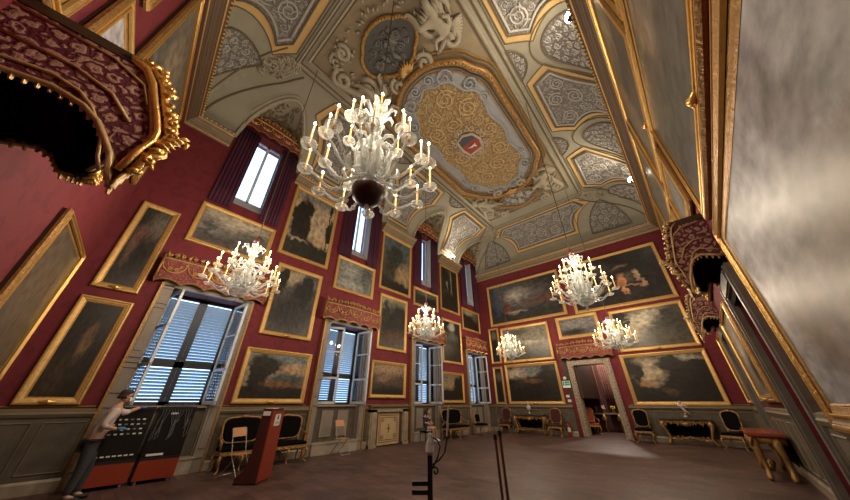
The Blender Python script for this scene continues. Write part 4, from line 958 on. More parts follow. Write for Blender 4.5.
# ---------------------------------------------------------------- chandeliers
CHAND = []
def chandelier(x, y, zb, sc, hz, lab, nl, rodlab='dark', seed=0, tall=1.2):
    """sc = horizontal scale, hz = vertical scale; zb = height of the bottom finial"""
    root = thing('chandelier', lab, 'chandelier', (x, y, zb), seed*.4, 'murano glass chandeliers')
    Z = lambda z: z*hz
    b = MB(); b.lathe([(.001, Z(0)), (.035*sc, Z(.01)), (.05*sc, Z(.04)), (.02*sc, Z(.07)), (.03*sc, Z(.10)), (.02*sc, Z(.13))], 10); b.done('bottom_finial', CRYSTAL, root, True)
    b = MB(); b.lathe([(.03*sc, Z(.12)), (.13*sc, Z(.15)), (.19*sc, Z(.20)), (.21*sc, Z(.27)), (.2*sc, Z(.30)), (.05*sc, Z(.28))], 20); b.done('dark_cup' if seed == 1 else 'glass_cup', BOWLM if seed == 1 else CRYST2, root, True)
    b = MB()
    prof = [(.05, .28), (.14, .33), (.16, .38), (.06, .44), (.05, .52), (.11, .58), (.13, .66), (.07, .76), (.04, .82), (.10, .88), (.12, .94), (.05, 1.02), (.035, 1.12), (.08, 1.17), (.09, 1.23), (.04, 1.3), (.03, 1.42), (.06, 1.47), (.02, 1.53)]
    b.lathe([(r*sc, Z(z)) for r, z in prof], 14); b.done('glass_stem', CRYSTAL, root, True)
    b = MB(); b.lathe([(.02*sc, Z(1.52)), (.07*sc, Z(1.55)), (.085*sc, Z(1.60)), (.06*sc, Z(1.66)), (.015*sc, Z(1.70)), (.02*sc, Z(1.74)), (.006, Z(1.78))], 12); b.done('suspension_cup', BOWLM, root, True)
    b = MB(); b.tube([(0, 0, Z(1.76)), (0, 0, H1-zb)], .012, 5); b.done('suspension_rod', mat('bronze_rod', (.10, .075, .05), .5, .4), root)
    def ornaments(name, n, pts, r, z, tilt=0):
        base = None
        for k in range(n):
            a = 2*PI*k/n + tilt
            if base is None:
                b = MB(); b.tube([(p[0]*sc, 0, Z(p[1])) for p in pts], [q*sc for q in r], 6, flat=.5); base = b.done(name, CRYSTAL, root, True); base.rotation_euler = (0, 0, a)
            else: inst(base, root, rot=(0, 0, a))
    ornaments('glass_leaf', 8, [(.06, .34), (.2, .50), (.24, .72), (.17, .86)], [.02, .05, .045, .008], 0)
    ornaments('curled_glass_leaf', 8, [(.04, 1.12), (.10, 1.3), (.20, 1.44), (.27, 1.40), (.25, 1.33)], [.015, .035, .035, .02, .006], 0, .3)
    ornaments('drooping_leaf', 8, [(.05, .86), (.16, .98), (.26, .96), (.30, .86)], [.012, .032, .028, .006], 0, .1)
    ornaments('glass_flower', 8, [(.12, .36), (.28, .40), (.36, .50), (.34, .56)], [.012, .02, .045, .015], 0, .39)
    for (n, R_, z0, dip, ze, tl) in nl:
        b = MB(); pts = []
        for i in range(11):
            t = i/10; xx = .10+(R_-.10)*t; zz = z0 + (ze-z0)*t**2.2 - dip*math.sin(PI*min(1, t*1.15))**1.2 if t < .87 else z0+(ze-z0)*t**2.2 - dip*max(0, math.sin(PI*min(1, t*1.15)))
            pts.append((xx*sc, 0, Z(zz)))
        b.tube(pts, [.020*sc*(1-.3*i/10) for i in range(11)], 6); 
        b.ball(pts[4], .034*sc, 6); b.ball(pts[7], .028*sc, 6)
        arm = b.done('glass_arm', CRYSTAL, root, True)
        ex, _, ez = pts[-1]
        b = MB(); b.lathe([(.012, ez-.01), (.05*sc, ez+.0), (.088*sc, ez+.028*sc), (.094*sc, ez+.05*sc), (.07*sc, ez+.035*sc), (.02, ez+.02*sc)], 12, (ex, 0, 0)); pan = b.done('drip_pan', CRYST2, arm, True)
        ch = .27*sc*tall
        b = MB(); b.lathe([(.016, ez+.01), (.024*sc, ez+.04), (.0135*sc, ez+.06), (.0125*sc, ez+ch)], 7, (ex, 0, 0)); cd = b.done('candle', CANDLE, arm, True)
        b = MB(); b.lathe([(.004, ez+ch), (.016, ez+ch+.018), (.017, ez+ch+.034), (.003, ez+ch+.065)], 7, (ex, 0, 0)); fl_ = b.done('candle_bulb', FLAME, arm, True)
        arm.rotation_euler = (0, 0, tl)
        for k in range(1, n):
            a = inst(arm, root, rot=(0, 0, tl+2*PI*k/n))
            for ch_ in (pan, cd, fl_): inst(ch_, a)
    CHAND.append((x, y, zb+Z(.85), sc, zb+Z(.2)))
    return root
NL = [(10, .80, .42, .16, .40, .0), (10, .64, .50, .13, .66, .31), (6, .42, .86, .08, 1.0, .1)]
NLM = [(12, .80, .42, .17, .40, .0), (8, .66, .55, .14, .62, .26), (6, .42, .86, .08, .98, .1)]
chandelier(-2.25, 1.5, 3.48, 1.0, 1.42, 'largest glass chandelier, nearest the camera, seen from below', NLM, seed=1, tall=1.35)
chandelier(-7.0, 1.62, 3.50, .93, .98, 'glass chandelier in front of the leftmost shuttered window', NL, seed=2)
chandelier(-7.0, 8.1, 3.50, .83, .98, 'small glass chandelier before the third shuttered window pelmet', NL, seed=3)
chandelier(-7.0, 15.42, 3.52, .92, 1.03, 'small glass chandelier before the grey-green evening landscape by the left corner', NL, seed=4)
chandelier(-1.4, 8.35, 3.72, .98, 1.12, 'glass chandelier hanging before the two huge canvases of the far wall', NL, seed=5)
chandelier(-1.85, 15.3, 3.5, 1.05, .98, 'glass chandelier to the right of the doorway, before the towering cloud landscape', NL, seed=6)

# ---------------------------------------------------------------- seat furniture
def cabriole(x, y, h, sx, sy, m, parent, name='leg', r=.03):
    b = MB(); b.tube([(x, y, h), (x+sx*.05, y+sy*.05, h*.8), (x+sx*.03, y+sy*.03, h*.5), (x-sx*.01, y-sy*.01, h*.2), (x+sx*.04, y+sy*.04, .02), (x+sx*.07, y+sy*.07, .012)], [r, r*1.4, r, r*.6, r*.8, r*.5], 6)
    return b.done(name, m, parent, True)
def baroque_chair(lab, x, y, rot, cloth, wood, width=.66, arms=True, group='gilt chairs along the far wall', cat='chair', nm='gilt_chair', hb=1.22, seath=.46):
    root = thing(nm, lab, cat, (x, y, 0), rot, group); W = width/2
    b = MB(); b.box((-W, -.28, seath-.10), (W, .28, seath-.02)); 
    for i in range(int(width/.16)): b.ball((-W+.16*(i+.5)*width/(.16*int(width/.16)), -.285, seath-.08), .045, 6, (1.4, .5, .9))
    b.done('seat_frame', wood, root)
    b = MB(); n = 8
    b.rings([[Vector((sx*(W-.03)*k, sy*.25*k, z)) for sx, sy in ((-1,-1),(1,-1),(1,1),(-1,1))] for z, k in ((seath-.03, 1), (seath+.03, 1.02), (seath+.06, .97), (seath+.075, .8))]); b.done('seat_cushion', cloth, root)
    xs = [-W+.05, W-.05] if width < 1 else [-W+.05, -.02, W-.05]
    for xx in xs:
        cabriole(xx, -.24, seath-.08, (0 if abs(xx) < .1 else math.copysign(1, xx)), -1, wood, root); cabriole(xx, .22, seath-.08, (0 if abs(xx) < .1 else math.copysign(1, xx)), .6, wood, root)
    # backrest: shaped panel in a carved frame, raked slightly
    out = []
    for i in range(32):
        a = 2*PI*i/32; cx, cz = math.cos(a), math.sin(a)
        ex = .42 if width < 1 else .28
        px = math.copysign(abs(cx)**ex, cx)*(W-.05); pz = math.copysign(abs(cz)**.6, cz)*(hb-seath-.14)/2
        px *= 1+.10*cz-.05*math.cos(3*a)**2*(width < 1); out.append((px, pz+(.05*math.cos(px/W*PI/2) if cz > 0 else 0)))
    M = Matrix.Translation((0, .26, (hb+seath+.12)/2)) @ Matrix.Rotation(R(-8), 4, 'X')
    b = MB(); b.prism([(p*.9, q*.92) for p, q in out], -.045, .03, M); b.done('backrest', cloth, root)
    b = MB(); b.tube([M @ Vector((p, 0, q)) for p, q in out+out[:2]], .032, 6)
    b.ball(M @ Vector((0, -.02, (hb-seath-.14)/2+.05)), .06, 6, (1.6, .6, .8))
    for sx in (-1, 1): b.tube([(sx*(W-.08), .25, seath-.05), M @ Vector((sx*(W-.10), 0, -(hb-seath-.14)/2+.08))], .028, 6)
    b.done('back_frame', wood, root, True)
    if arms:
        for sx in (-1, 1):
            b = MB(); b.tube([M @ Vector((sx*(W-.04), -.0, -.06)), (sx*(W+.02), .05, seath+.25), (sx*(W+.03), -.12, seath+.24), (sx*(W+.02), -.2, seath+.19), (sx*(W-.01), -.14, seath+.05), (sx*(W-.02), -.15, seath-.04)], [.022, .025, .03, .03, .022, .022], 6); b.done('armrest', wood, root, True)
    return root
REDV = mat('dark_red_velvet', (.055, .008, .010), .85)
baroque_chair('gilt armchair with dark red back, left of the console below the lake landscape', -9.0, 17.72, 0, REDV, DGOLD)
baroque_chair('gilt armchair with dark red back, between the console and the fire extinguisher', -6.05, 17.62, 0, REDV, DGOLD)
baroque_chair('gilt chair with black oval back, just right of the doorway', -2.18, 17.60, 0, BLKFAB, DGOLD, arms=False)
baroque_chair('gilt chair with black back in the right corner beside the statuette console', .72, 17.35, -.45, BLKFAB, DGOLD, arms=False)
baroque_chair('gilt settee with black upholstery behind the folding chair', -9.72, 3.55, PI/2, BLKFAB, DGOLD, 1.10, True, 'settees along the window wall', 'settee', 'gilt_settee', 1.16)
baroque_chair('gilt settee with black upholstery right of the red-brown stand', -9.72, 4.78, PI/2, BLKFAB, DGOLD, 1.10, True, 'settees along the window wall', 'settee', 'gilt_settee', 1.16)
baroque_chair('long black settee on gilt legs between third and fourth windows', -9.68, 13.55, PI/2, BLKFAB, DGOLD, 1.75, True, 'settees along the window wall', 'settee', 'gilt_settee', 1.22)
baroque_chair('small gilt chair standing before the last window by the far corner', -9.5, 15.75, PI/2, BLKFAB, DGOLD, .6, False, 'settees along the window wall', 'chair', 'gilt_chair', .95)
def folding_chair(lab, x, y, rot):
    root = thing('folding_chair', lab, 'chair', (x, y, 0), rot, 'folding chairs with orange backs')
    b = MB()
    for sx in (-1, 1):
        b.tube([(sx*.2, -.30, .012), (sx*.2, .02, .45), (sx*.2, .2, .98)], .012, 6)
    b.tube([(-.2, -.30, .02), (.2, -.30, .02)], .01, 5)
    b.done('front_frame', STEEL, root)
    b = MB()
    for sx in (-1, 1): b.tube([(sx*.18, .28, .012), (sx*.18, -.16, .47)], .011, 6)
    b.tube([(-.18, .25, .05), (.18, .25, .05)], .01, 5); b.done('rear_frame', STEEL, root)
    b = MB(); b.box((-.19, -.20, .445), (.19, .14, .465)); b.done('seat', PLY, root)
    b = MB(); M = Matrix.Translation((0, .18, .89)) @ Matrix.Rotation(R(-23), 4, 'X'); b.box((-.20, -.012, -.09), (.20, .010, .11), M); b.done('backrest', PLY, root)
    return root
folding_chair('grey tubular folding chair with orange back, nearest the cabinets', -8.82, 3.22, 2.0)
folding_chair('grey tubular folding chair with orange back under the second window', -9.75, 6.75, 1.75)

# ---------------------------------------------------------------- console tables
def console(lab, w, s, width, h=.98, depth=.55, top=None, group='carved console tables'):
    root = thing('console_table', lab, 'table', wp(w, s, 0, .13), WROT[w], group); W = width/2
    b = MB(); b.prism([(-W, h-.05), (W, h-.05), (W, h), (-W, h)], -depth-.03, -.0); b.prism([(-W+.03, h-.08), (W-.03, h-.08), (W-.03, h-.05), (-W+.03, h-.05)], -depth, -.0); b.done('table_top', top or mat('dark_marble_top', (.10, .085, .07), .3, 0, .5, 8), root)
    b = MB(); b.box((-W+.08, -depth+.06, h-.22), (W-.08, -depth+.1, h-.08)); b.box((-W+.08, -depth+.06, h-.22), (-W+.12, -.03, h-.08)); b.box((W-.12, -depth+.06, h-.22), (W-.08, -.03, h-.08))
    rr = random.Random(int(s*3))
    for k in range(int(width/.11)):
        xx = -W+.1+.11*k; d = 1 if k % 2 else -1
        b.tube([(xx+q[0], -depth+.04, h-.17+q[1]-.05*math.cos(xx/W*3)) for q in spiral((0, 0), .07, 1.2, d, k, 8)], .02, 4)
    b.ball((0, -depth+.02, h-.24), .09, 8, (1.2, .5, 1))
    for k in range(int(width/.2)):
        xx = -W+.2+.2*k; b.tube([(xx-.08, -depth+.03, h-.10), (xx, -depth+.0, h-.30+.05*(k % 2)), (xx+.08, -depth+.03, h-.10)], [.015, .03, .015], 5)
    b.done('carved_frieze', DGOLD, root, True)
    for sx in (-1, 1):
        for yy in (-depth+.08, -.17):
            b = MB(); x0 = sx*(W-.12)
            b.tube([(x0, yy, h-.1), (x0+sx*.06, yy-.03, h-.25), (x0-sx*.02, yy, h-.5), (x0-sx*.10, yy, h-.72), (x0-sx*.02, yy-.02, .08), (x0+sx*.05, yy-.03, .03)], [.07, .085, .05, .045, .06, .04], 7)
            b.tube([(x0+q[0]*sx, yy-.04, .72*h+q[1]) for q in spiral((.02, 0), .1, 1.3, sx, 0, 10)], .03, 5)
            b.ball((x0, yy-.02, .04), .05, 6)
            b.done('leg', DGOLD, root, True)
    b = MB(); yc = -depth+.08
    b.tube([(-W+.2, yc, .22), (-W*.5, yc+.1, .17), (0, yc+.15, .26), (W*.5, yc+.1, .17), (W-.2, yc, .22)], [.04, .035, .07, .035, .04], 6)
    for k in range(9):
        xx = -W*.6+W*1.2*k/8; b.tube([(xx+q[0], yc+.08, .24+q[1]) for q in spiral((0, 0), .07, 1.2, 1 if k % 2 else -1, k, 8)], .022, 4)
    b.done('stretcher', DGOLD, root, True)
    b = MB(); b.box((-W+.2, -.04, .3), (W-.2, -.015, h-.2)); b.done('dark_back_panel', BLKFAB, root)
    return root
console('carved gilt console with dark top between two red armchairs', 'F', -7.48, 1.85)
console('carved gilt console carrying the statuette, near the right corner', 'F', -.62, 1.75)
console('carved gilt console with red marble top against the right wall', 'R', 12.0, 2.0, .92, .62, REDMAR)
def bust(lab, x, y, z, h):
    root = thing('bust', lab, 'sculpture', (x, y, z), 0, None)
    b = MB(); b.lathe([(.09, 0), (.09, .03), (.04, .06), (.035, .12), (.05, .14)], 12); b.done('pedestal', MARBLE, root, True)
    k = h/.62
    V = [((0, 0, .16), (.05, .04)), ((0, 0, .26*k), (.13, .075)), ((0, 0, .34*k), (.12, .07)), ((0, -.01, .42*k), (.045, .045)), ((0, -.015, .53*k), (.075, .085)), ((0, -.01, .60*k), (.055, .065)), ((.13, 0, .31*k), (.05, .05)), ((-.13, 0, .31*k), (.05, .05))]
    f = skin('bust_figure', V, [(0,1),(1,2),(2,3),(3,4),(4,5),(2,6),(2,7)], mat('white_plaster', (.62, .56, .48), .6, 0, .1), root, 2)
    b = MB(); b.tube([(0, -.10, .52*k), (0, -.125, .50*k)], [.012, .018], 5); b.ball((0, -.03, .59*k), .08, 8, (1, 1.1, .7)); b.done('face_and_hair', MATS['white_plaster'], f, True)
bust('small white bust on the console below the lake landscape', -7.45, 17.75, .99, .6)
def statuette():
    root = thing('statuette', 'pale dancing figure on the console, leaning to the right, below the woodland picture', 'sculpture', (-.52, 17.75, .99), 0)
    b = MB(); b.lathe([(.10, 0), (.10, .03), (.06, .06), (.05, .10)], 12); b.done('base', MARBLE, root, True)
    V = [((0, 0, .34), .06), ((-.01, 0, .44), .065), ((-.02, 0, .50), .035), ((-.03, -.01, .58), .065), ((-.03, -.01, .62), .05), ((.10, -.03, .46), .035), ((.18, -.05, .38), .025), ((-.13, -.02, .42), .035), ((-.18, -.05, .50), .025), ((.04, 0, .22), .045), ((.02, 0, .11), .03), ((.1, -.02, .2), .04), ((.2, .02, .14), .028)]
    skin('figure', V, [(0,1),(1,2),(2,3),(3,4),(1,5),(5,6),(1,7),(7,8),(0,9),(9,10),(0,11),(11,12)], mat('pale_pink_marble', (.55, .42, .34), .5, 0, .1), root, 2)
statuette()

# ---------------------------------------------------------------- false fireplace between second and third windows
def fireplace():
    yc = (FPY[0]+FPY[1])/2; W = (FPY[1]-FPY[0])/2
    root = thing('fireplace', 'marble chimneypiece with painted cream screen, under the small battle picture', 'fireplace', wp('L', yc, 0, 0), PI/2)
    M1 = mat('mottled_marble', (.33, .27, .19), .4, 0, .55, 6); 
    for sx in (-1, 1):
        b = MB(); x = sorted((sx*W, sx*(W-.36))); b.box((x[0], -.22, 0), (x[1], 0, 1.30)); b.box((x[0]+.07, -.25, .12), (x[1]-.07, -.2, 1.2)); b.box((x[0]-.0, -.26, 0), (x[1], 0, .1)); b.done('jamb', M1, root)
        b = MB(); x = sorted((sx*(W-.36), sx*(W-.48))); b.box((x[0], -.16, 0), (x[1], 0, 1.2)); b.done('inner_jamb', mat('dark_red_marble', (.10, .05, .035), .35, 0, .5, 6), root)
    b = MB(); b.box((-W, -.22, 1.2), (W, 0, 1.40)); b.done('lintel', M1, root)
    b = MB(); b.box((-W-.04, -.30, 1.40), (W+.04, 0, 1.46)); b.box((-W-.02, -.26, 1.36), (W+.02, 0, 1.40)); b.done('mantel_shelf', DADO2, root)
    b = MB(); b.box((-W+.48, -.13, 0.04), (W-.48, -.09, 1.17)); s_ = b.done('painted_screen', mat('cream_painted_panel', (.50, .38, .20), .6, 0, .2, 4), root)
    b = MB(); w2 = W-.48
    for k in (.10, .17): 
        for p, q in (((-w2+k, .04+k), (w2-k, .04+k)), ((w2-k, .04+k), (w2-k, 1.17-k)), ((w2-k, 1.17-k), (-w2+k, 1.17-k)), ((-w2+k, 1.17-k), (-w2+k, .04+k))): b.tube([(p[0], -.132, p[1]), (q[0], -.132, q[1])], .012, 4)
    for sx in (-1, 1):
        for sz in (.32, .90):
            b.tube([(sx*(w2-.26)+q[0], -.134, sz+q[1]) for q in spiral((0, 0), .09, 1.4, sx, 1, 12)], .012, 4)
    b.tube([(0, -.134, .45), (0, -.134, .75)], .02, 4); b.tube([(-.1, -.134, .6), (.1, -.134, .6)], .018, 4)
    b.done('ornament', mat('red_brown_ornament', (.20, .07, .03), .6), s_)
fireplace()

# ---------------------------------------------------------------- multimedia-guide racks, stand, barriers, signs
def rack(lab, yc, seed):
    root = thing('display_rack', lab, 'cabinet', (-9.83, yc, 0), PI/2, 'black racks with red bases'); W = .355
    b = MB(); b.box((-W, -.16, .42), (W, .2, 1.46)); b.done('body', BLACK, root)
    b = MB(); b.box((-W, -.20, .07), (W, .2, .42)); b.done('base', REDBR, root)
    for sx in (-1, 1):
        for yy in (-.15, .15):
            b = MB(); b.lathe([(.02, 0), (.03, .01), (.03, .05), (.015, .07)], 8, (sx*.28, yy, 0)); b.done('castor', STEEL, root)
    for q in ((-.18, .42, .47), (-.19, 1.40, 1.46)): b = MB(); b.box((-W, q[0], q[1]), (W, -.16, q[2])); b.done('edge_strip', mat('dark_trim', (.02, .02, .022), .3), root)
    return root
r1 = rack('black rack of guide handsets on a red base, beside the masked man', 1.07, 1)
r2 = rack('black rack draped with cables on a red base, right of the handset rack', 1.86, 2)
for i in range(4):
    for j in range(6):
        b = MB(); b.box((-.05, 0, -.014), (.0, .012, .014)); h = b.done('guide_handset_slot', PAPER if (i+j) % 3 else STEEL, r1, loc=(-.25+.1*j+.03*(i % 2), -.173, 1.22-.09*i))
for j in range(7):
    b = MB(); b.box((-.03, 0, -.012), (.03, .012, .012)); b.done('guide_handset_slot', PAPER, r1, loc=(-.28+.09*j, -.175, .56))
b = MB(); b.box((-.28, -.175, .50), (.02, -.163, .54)); b.done('label_strip', PAPER, r2)
b = MB(); b.box((-.12, -.175, 1.30), (.02, -.163, 1.34)); b.done('label_strip', PAPER, r2)
b = MB(); rr = random.Random(4)
for k in range(11):
    x0 = -.30+.055*k; x1 = x0+rr.uniform(-.1, .12); zl = rr.uniform(.75, 1.15)
    b.tube([(x0, .05, 1.47), (x0, -.17, 1.49), (x0+.02, -.20, 1.35), (x1, -.185, zl), (x1+.05, -.185, zl+.06), (x1+.03, -.185, 1.2)], .0055, 4)
b.done('hanging_cables', mat('grey_cable', (.16, .16, .17), .4), r2)
b = MB(); rr = random.Random(8)
for k in range(9): b.tube([(-.3+.07*k, rr.uniform(-.12, .1), 1.475), (-.26+.07*k, rr.uniform(-.12, .1), 1.52), (-.2+.07*k, rr.uniform(-.12, .1), 1.475)], .008, 4)
b.done('cable_bundle', MATS['grey_cable'], r2)
def totem():
    root = thing('information_stand', 'tall red-brown information stand with white notices, before the gilt settees', 'sign stand', (-7.92, 3.55, 0), R(133.8))
    # local: front faces -y ; width along x
    b = MB(); b.prism([(-.33, .03), (.33, .03), (.33, 1.37), (-.33, 1.37)], 0, .03); b.done('front_panel', REDBR, root)
    b = MB(); side = [(0.03, .0), (.50, .0), (.50, .10), (.36, .22), (.27, .5), (.24, 1.40), (.03, 1.40)]
    A_ = [Vector((.33, y, z+.02)) for y, z in side]; B_ = [Vector((-.33, y, z+.02)) for y, z in side]; b.rings([A_, B_]); b.done('body', REDBR_SHADED, root)
    b = MB(); b.box((-.17+.02, -.006, 1.06), (.14+.02, 0, 1.30)); n = b.done('notice', PAPER, root)
    b = MB(); 
    for k in range(3): b.box((-.10, -.008, 1.10+.02*k), (.12, -.006, 1.108+.02*k))
    b.box((-.03, -.008, 1.19), (.05, -.006, 1.28)); b.done('notice_print', mat('printed_ink', (.12, .10, .10), .6), n)
    b = MB(); b.box((-.30, .04, 1.421), (.05, .2, 1.432)); b.box((-.345, .05, 1.28), (-.335, .22, 1.37)); b.box((.332, .05, 1.28), (.338, .22, 1.37)); b.done('top_notice', PAPER, root)
    for sx in (-1, 1):
        for yy in (.06, .5): b = MB(); b.lathe([(.03, 0), (.03, .03)], 8, (sx*.27, yy, 0)); b.done('foot', BLACK, root)
totem()
def sanitizer():
    px, py = -2.52, 2.98
    root = thing('sanitizer_stand', 'black post with a sanitizer bottle on top, in the foreground', 'stand', (px, py, 0), R(41))
    b = MB(); b.lathe([(.19, 0), (.19, .02), (.03, .035), (.022, .05)], 18); b.done('base', IRON, root)
    b = MB(); b.box((-.028, -.028, .03), (.028, .028, 1.02)); b.done('post', IRON, root)
    b = MB(); b.box((-.20, -.012, .745), (-.02, .012, .785)); b.done('side_bar', IRON, root)
    b = MB(); b.box((-.20, -.012, .67), (-.02, .012, .71)); b.done('side_bar', IRON, root)
    b = MB(); b.tube([(.03, 0, .93), (.10, 0, .97), (.17, 0, 1.04), (.20, 0, 1.15), (.21, 0, 1.25)], .009, 5); b.tube([(.03, 0, .9), (.09, 0, 1.0), (.12, 0, 1.1), (.09, 0, 1.16), (.03, 0, 1.19)], .009, 5)
    b.tube([(.03+q[0], 0, .87+q[1]) for q in spiral((.03, 0), .045, 1., -1, 2.4, 10)], .009, 5); b.done('scroll_hooks', IRON, root)
    b = MB(); b.lathe([(.045, 1.03), (.048, 1.05), (.048, 1.13), (.03, 1.17), (.016, 1.19), (.016, 1.21)], 14); bt = b.done('bottle', mat('clear_plastic', (.6, .62, .62), .15, trans=.4, var=.03), root, True)
    b = MB(); b.lathe([(.0495, 1.05), (.0495, 1.12)], 14); b.done('bottle_label', PAPER, bt)
    b = MB(); b.lathe([(.018, 1.205), (.018, 1.225), (.006, 1.23), (.006, 1.25)], 8); b.box((-.035, -.008, 1.25), (.012, .008, 1.262)); b.done('pump', PAPER, bt)
    b = MB(); b.tube([(.205, 0, 1.2), (.215, 0, 1.3), (.235, 0, 1.52)], .013, 6); b.done('grey_rod', mat('pale_steel', (.5, .52, .52), .4), root)
sanitizer()
def barrier(lab, x, y, h, lean):
    root = thing('barrier_pole', lab, 'pole', (x, y, 0), 0, 'slim bronze poles in the foreground')
    b = MB(); b.lathe([(.065, 0), (.065, .015), (.014, .025)], 16); b.done('base', IRON, root)
    b = MB(); b.tube([(0, 0, .02), (lean[0]*.8, lean[1]*.8, h*.8)], .016, 8); b.done('bronze_pole', mat('bronze_brown', (.14, .055, .03), .4, .4), root)
    b = MB(); b.tube([(lean[0]*.8, lean[1]*.8, h*.8), (lean[0]*.84, lean[1]*.84, h*.84)], .022, 8); b.done('black_clamp', IRON, root)
    b = MB(); b.tube([(lean[0]*.84, lean[1]*.84, h*.84), (lean[0], lean[1], h)], .009, 8); b.done('grey_tip', STEEL, root)
barrier('slim bronze pole with a black clamp, left one of the pair', -1.98, 3.62, 1.44, (-.02, -.02))
barrier('slim bronze pole with a black clamp, right one of the pair', -1.86, 3.52, 1.50, (-.03, 0))
# emergency exit sign, switches and extinguisher by the doorway
root = thing('exit_sign', 'green and white exit sign under a round lamp left of the doorway', 'sign', wp('F', -5.2, 2.28, .004), 0)
b = MB(); b.box((-.2, -.04, 0), (.2, -.003, .34)); b.done('sign_box', mat('sign_white', (.7, .72, .7), .5, emit=(.8, .9, .85), es=.15), root)
b = MB(); b.box((-.18, -.045, .11), (.18, -.04, .32)); g = b.done('green_panel', mat('sign_green', (.01, .22, .10), .5, emit=(.02, .5, .25), es=.12), root)
b = MB(); b.ball((-.08, -.047, .28), .018, 6); b.tube([(-.08, -.047, .26), (-.07, -.047, .21), (-.11, -.047, .15)], .012, 5); b.tube([(-.07, -.047, .21), (-.03, -.047, .18), (-.035, -.047, .14)], .011, 5); b.tube([(-.12, -.047, .22), (-.07, -.047, .25), (-.03, -.047, .22)], .009, 5)
b.box((.02, -.048, .19), (.10, -.045, .22)); b.prism([(.10, .16), (.15, .205), (.10, .25)], -.048, -.045); b.done('pictogram', PAPER, g)
b = MB(); M = Matrix.Rotation(PI/2, 4, 'X'); b.lathe([(.09, 0), (.09, .03), (.06, .06), (.001, .065)], 16, M=Matrix.Translation((-.02, -.003, .48)) @ M); b.done('round_lamp', PAPER, root, True)
for k, (z, nm) in enumerate(((1.80, 'upper'), (1.58, 'lower'))):
    b = MB(); b.box((-.09, -.02, 0), (.09, -.003, .12)); o = b.done('wall_switch', PAPER, None, loc=wp('F', -5.27+.04*k, z, 0)); tag(o, 'small white switch box left of the marble doorway, %s of two' % nm, 'switch', 'switches by the doorway')
root = thing('fire_extinguisher', 'red fire extinguisher standing just left of the marble doorway', 'fire extinguisher', (-5.52, 18.0, 0), 0)
b = MB(); b.lathe([(.08, 0), (.085, .02), (.085, .48), (.06, .55), (.025, .58), (.025, .62)], 14); b.done('cylinder', mat('extinguisher_red', (.35, .02, .02), .35), root, True)
b = MB(); b.lathe([(.0865, .2), (.0865, .40)], 14); b.done('label', PAPER, root)
b = MB(); b.tube([(0, 0, .6), (0, -.08, .68)], .012, 5); b.tube([(0, 0, .62), (0, -.10, .62)], .01, 5); b.tube([(.02, 0, .61), (.1, -.02, .55), (.11, -.02, .3), (.09, -.02, .15)], .011, 5); b.done('handle_and_hose', BLACK, root)

# spotlights clamped on the cornice
SPOTS = []
LAMPG = mat('spotlight_glass', (1, .95, .85), .3, emit=(1, .88, .7), es=120)
def spot(lab, w, s, tgt, p):
    root = thing('cornice_spotlight', lab, 'lamp', wp(w, s, 10.50, .30), WROT[w], 'spotlights clamped on the cornice')
    b = MB(); b.tube([(0, 0, 0), (0, 0, .12)], .02, 6); b.tube([(-.08, 0, .0), (.08, 0, .0)], .02, 6); b.done('bracket', IRON, root)
    b = MB(); b.lathe([(.04, .06), (.09, .10), (.10, .2), (.085, .2)], 12, M=Matrix.Translation((0, -.02, .05)) @ Matrix.Rotation(R(35), 4, 'X')); b.done('housing', IRON, root)
    b = MB(); b.ball((0, -.13, .25), .13, 8); b.done('bulb', LAMPG, root, True)
    q = wp(w, s, 10.86, .56); SPOTS.append((q.x, q.y, q.z, *tgt, p))
spot('bright cornice spotlight between the third and fourth upper windows', 'L', 14.4, (-4.5, 12, 13.2), SPW)
spot('bright cornice spotlight on the right wall over the third brown picture', 'R', 13.6, (-4, 12, 13.2), SPW)
spot('cornice spotlight on the right wall nearest the camera', 'R', 5.1, (-4, 6, 13.2), SPW)

# ---------------------------------------------------------------- the next room through the doorway
NR = mat('dark_next_room_cloth', (.07, .02, .018), .8, 0, .3, 5)
for nm, a, c in (('wall_next_left', (-6.6, FY+.35, 0), (-6.4, FY+4.6, 6.2)), ('wall_next_right', (-1.1, FY+.35, 0), (-.9, FY+4.6, 6.2)), ('wall_next_back', (-6.6, FY+4.4, 0), (-.9, FY+4.6, 6.2)), ('ceiling_next', (-6.6, FY+.35, 6.2), (-.9, FY+4.6, 6.4))):
    b = MB(); b.box(a, c); structure(b.done(nm, NR))
for (x0, x1) in ((-6.1, -5.3), (-4.25, -3.5)):
    b = MB(); rows = []
    for z in (0.9, 2.2, 4.4): rows.append([Vector((x0+(x1-x0)*i/36, FY+4.2+.05*math.sin(i*1.05), z)) for i in range(37)])
    b.rings(rows, closed=False, cap=False); o = b.done('wall_hanging', damask('hanging_damask', (.16, .06, .04), (.05, .015, .012), 5), None, True); o.modifiers.new('t', 'SOLIDIFY').thickness = .02
    tag(o, 'dark figured hanging seen through the doorway, ' + ('left one' if x0 < -5 else 'right one'), 'curtain', 'hangings in the next room')
painting('F', -5.25, -4.45, 1.75, 3.9, 'tall narrow gilt-framed panel seen through the doorway', DK, [(.5, .5, .3, .3, (.03, .02, .02), .5)], .12, plaque=False, out=-3.98)
root = thing('console_table', 'gilt console in the next room, seen through the doorway', 'table', (-4.1, FY+3.9, 0), 0)
b = MB(); b.box((-1.2, -.3, .92), (1.2, .25, .98)); b.done('table_top', MARBLE, root)
for xx in (-1.1, -.4, .4, 1.1):
    b = MB(); b.tube([(xx, -.25, .92), (xx+.06, -.3, .6), (xx-.04, -.2, .3), (xx+.03, -.28, .02)], [.08, .06, .05, .06], 6); b.tube([(xx+q[0], -.3, .7+q[1]) for q in spiral((0, 0), .14, 1.5, 1, xx, 12)], .03, 5); b.done('leg', DGOLD, root, True)
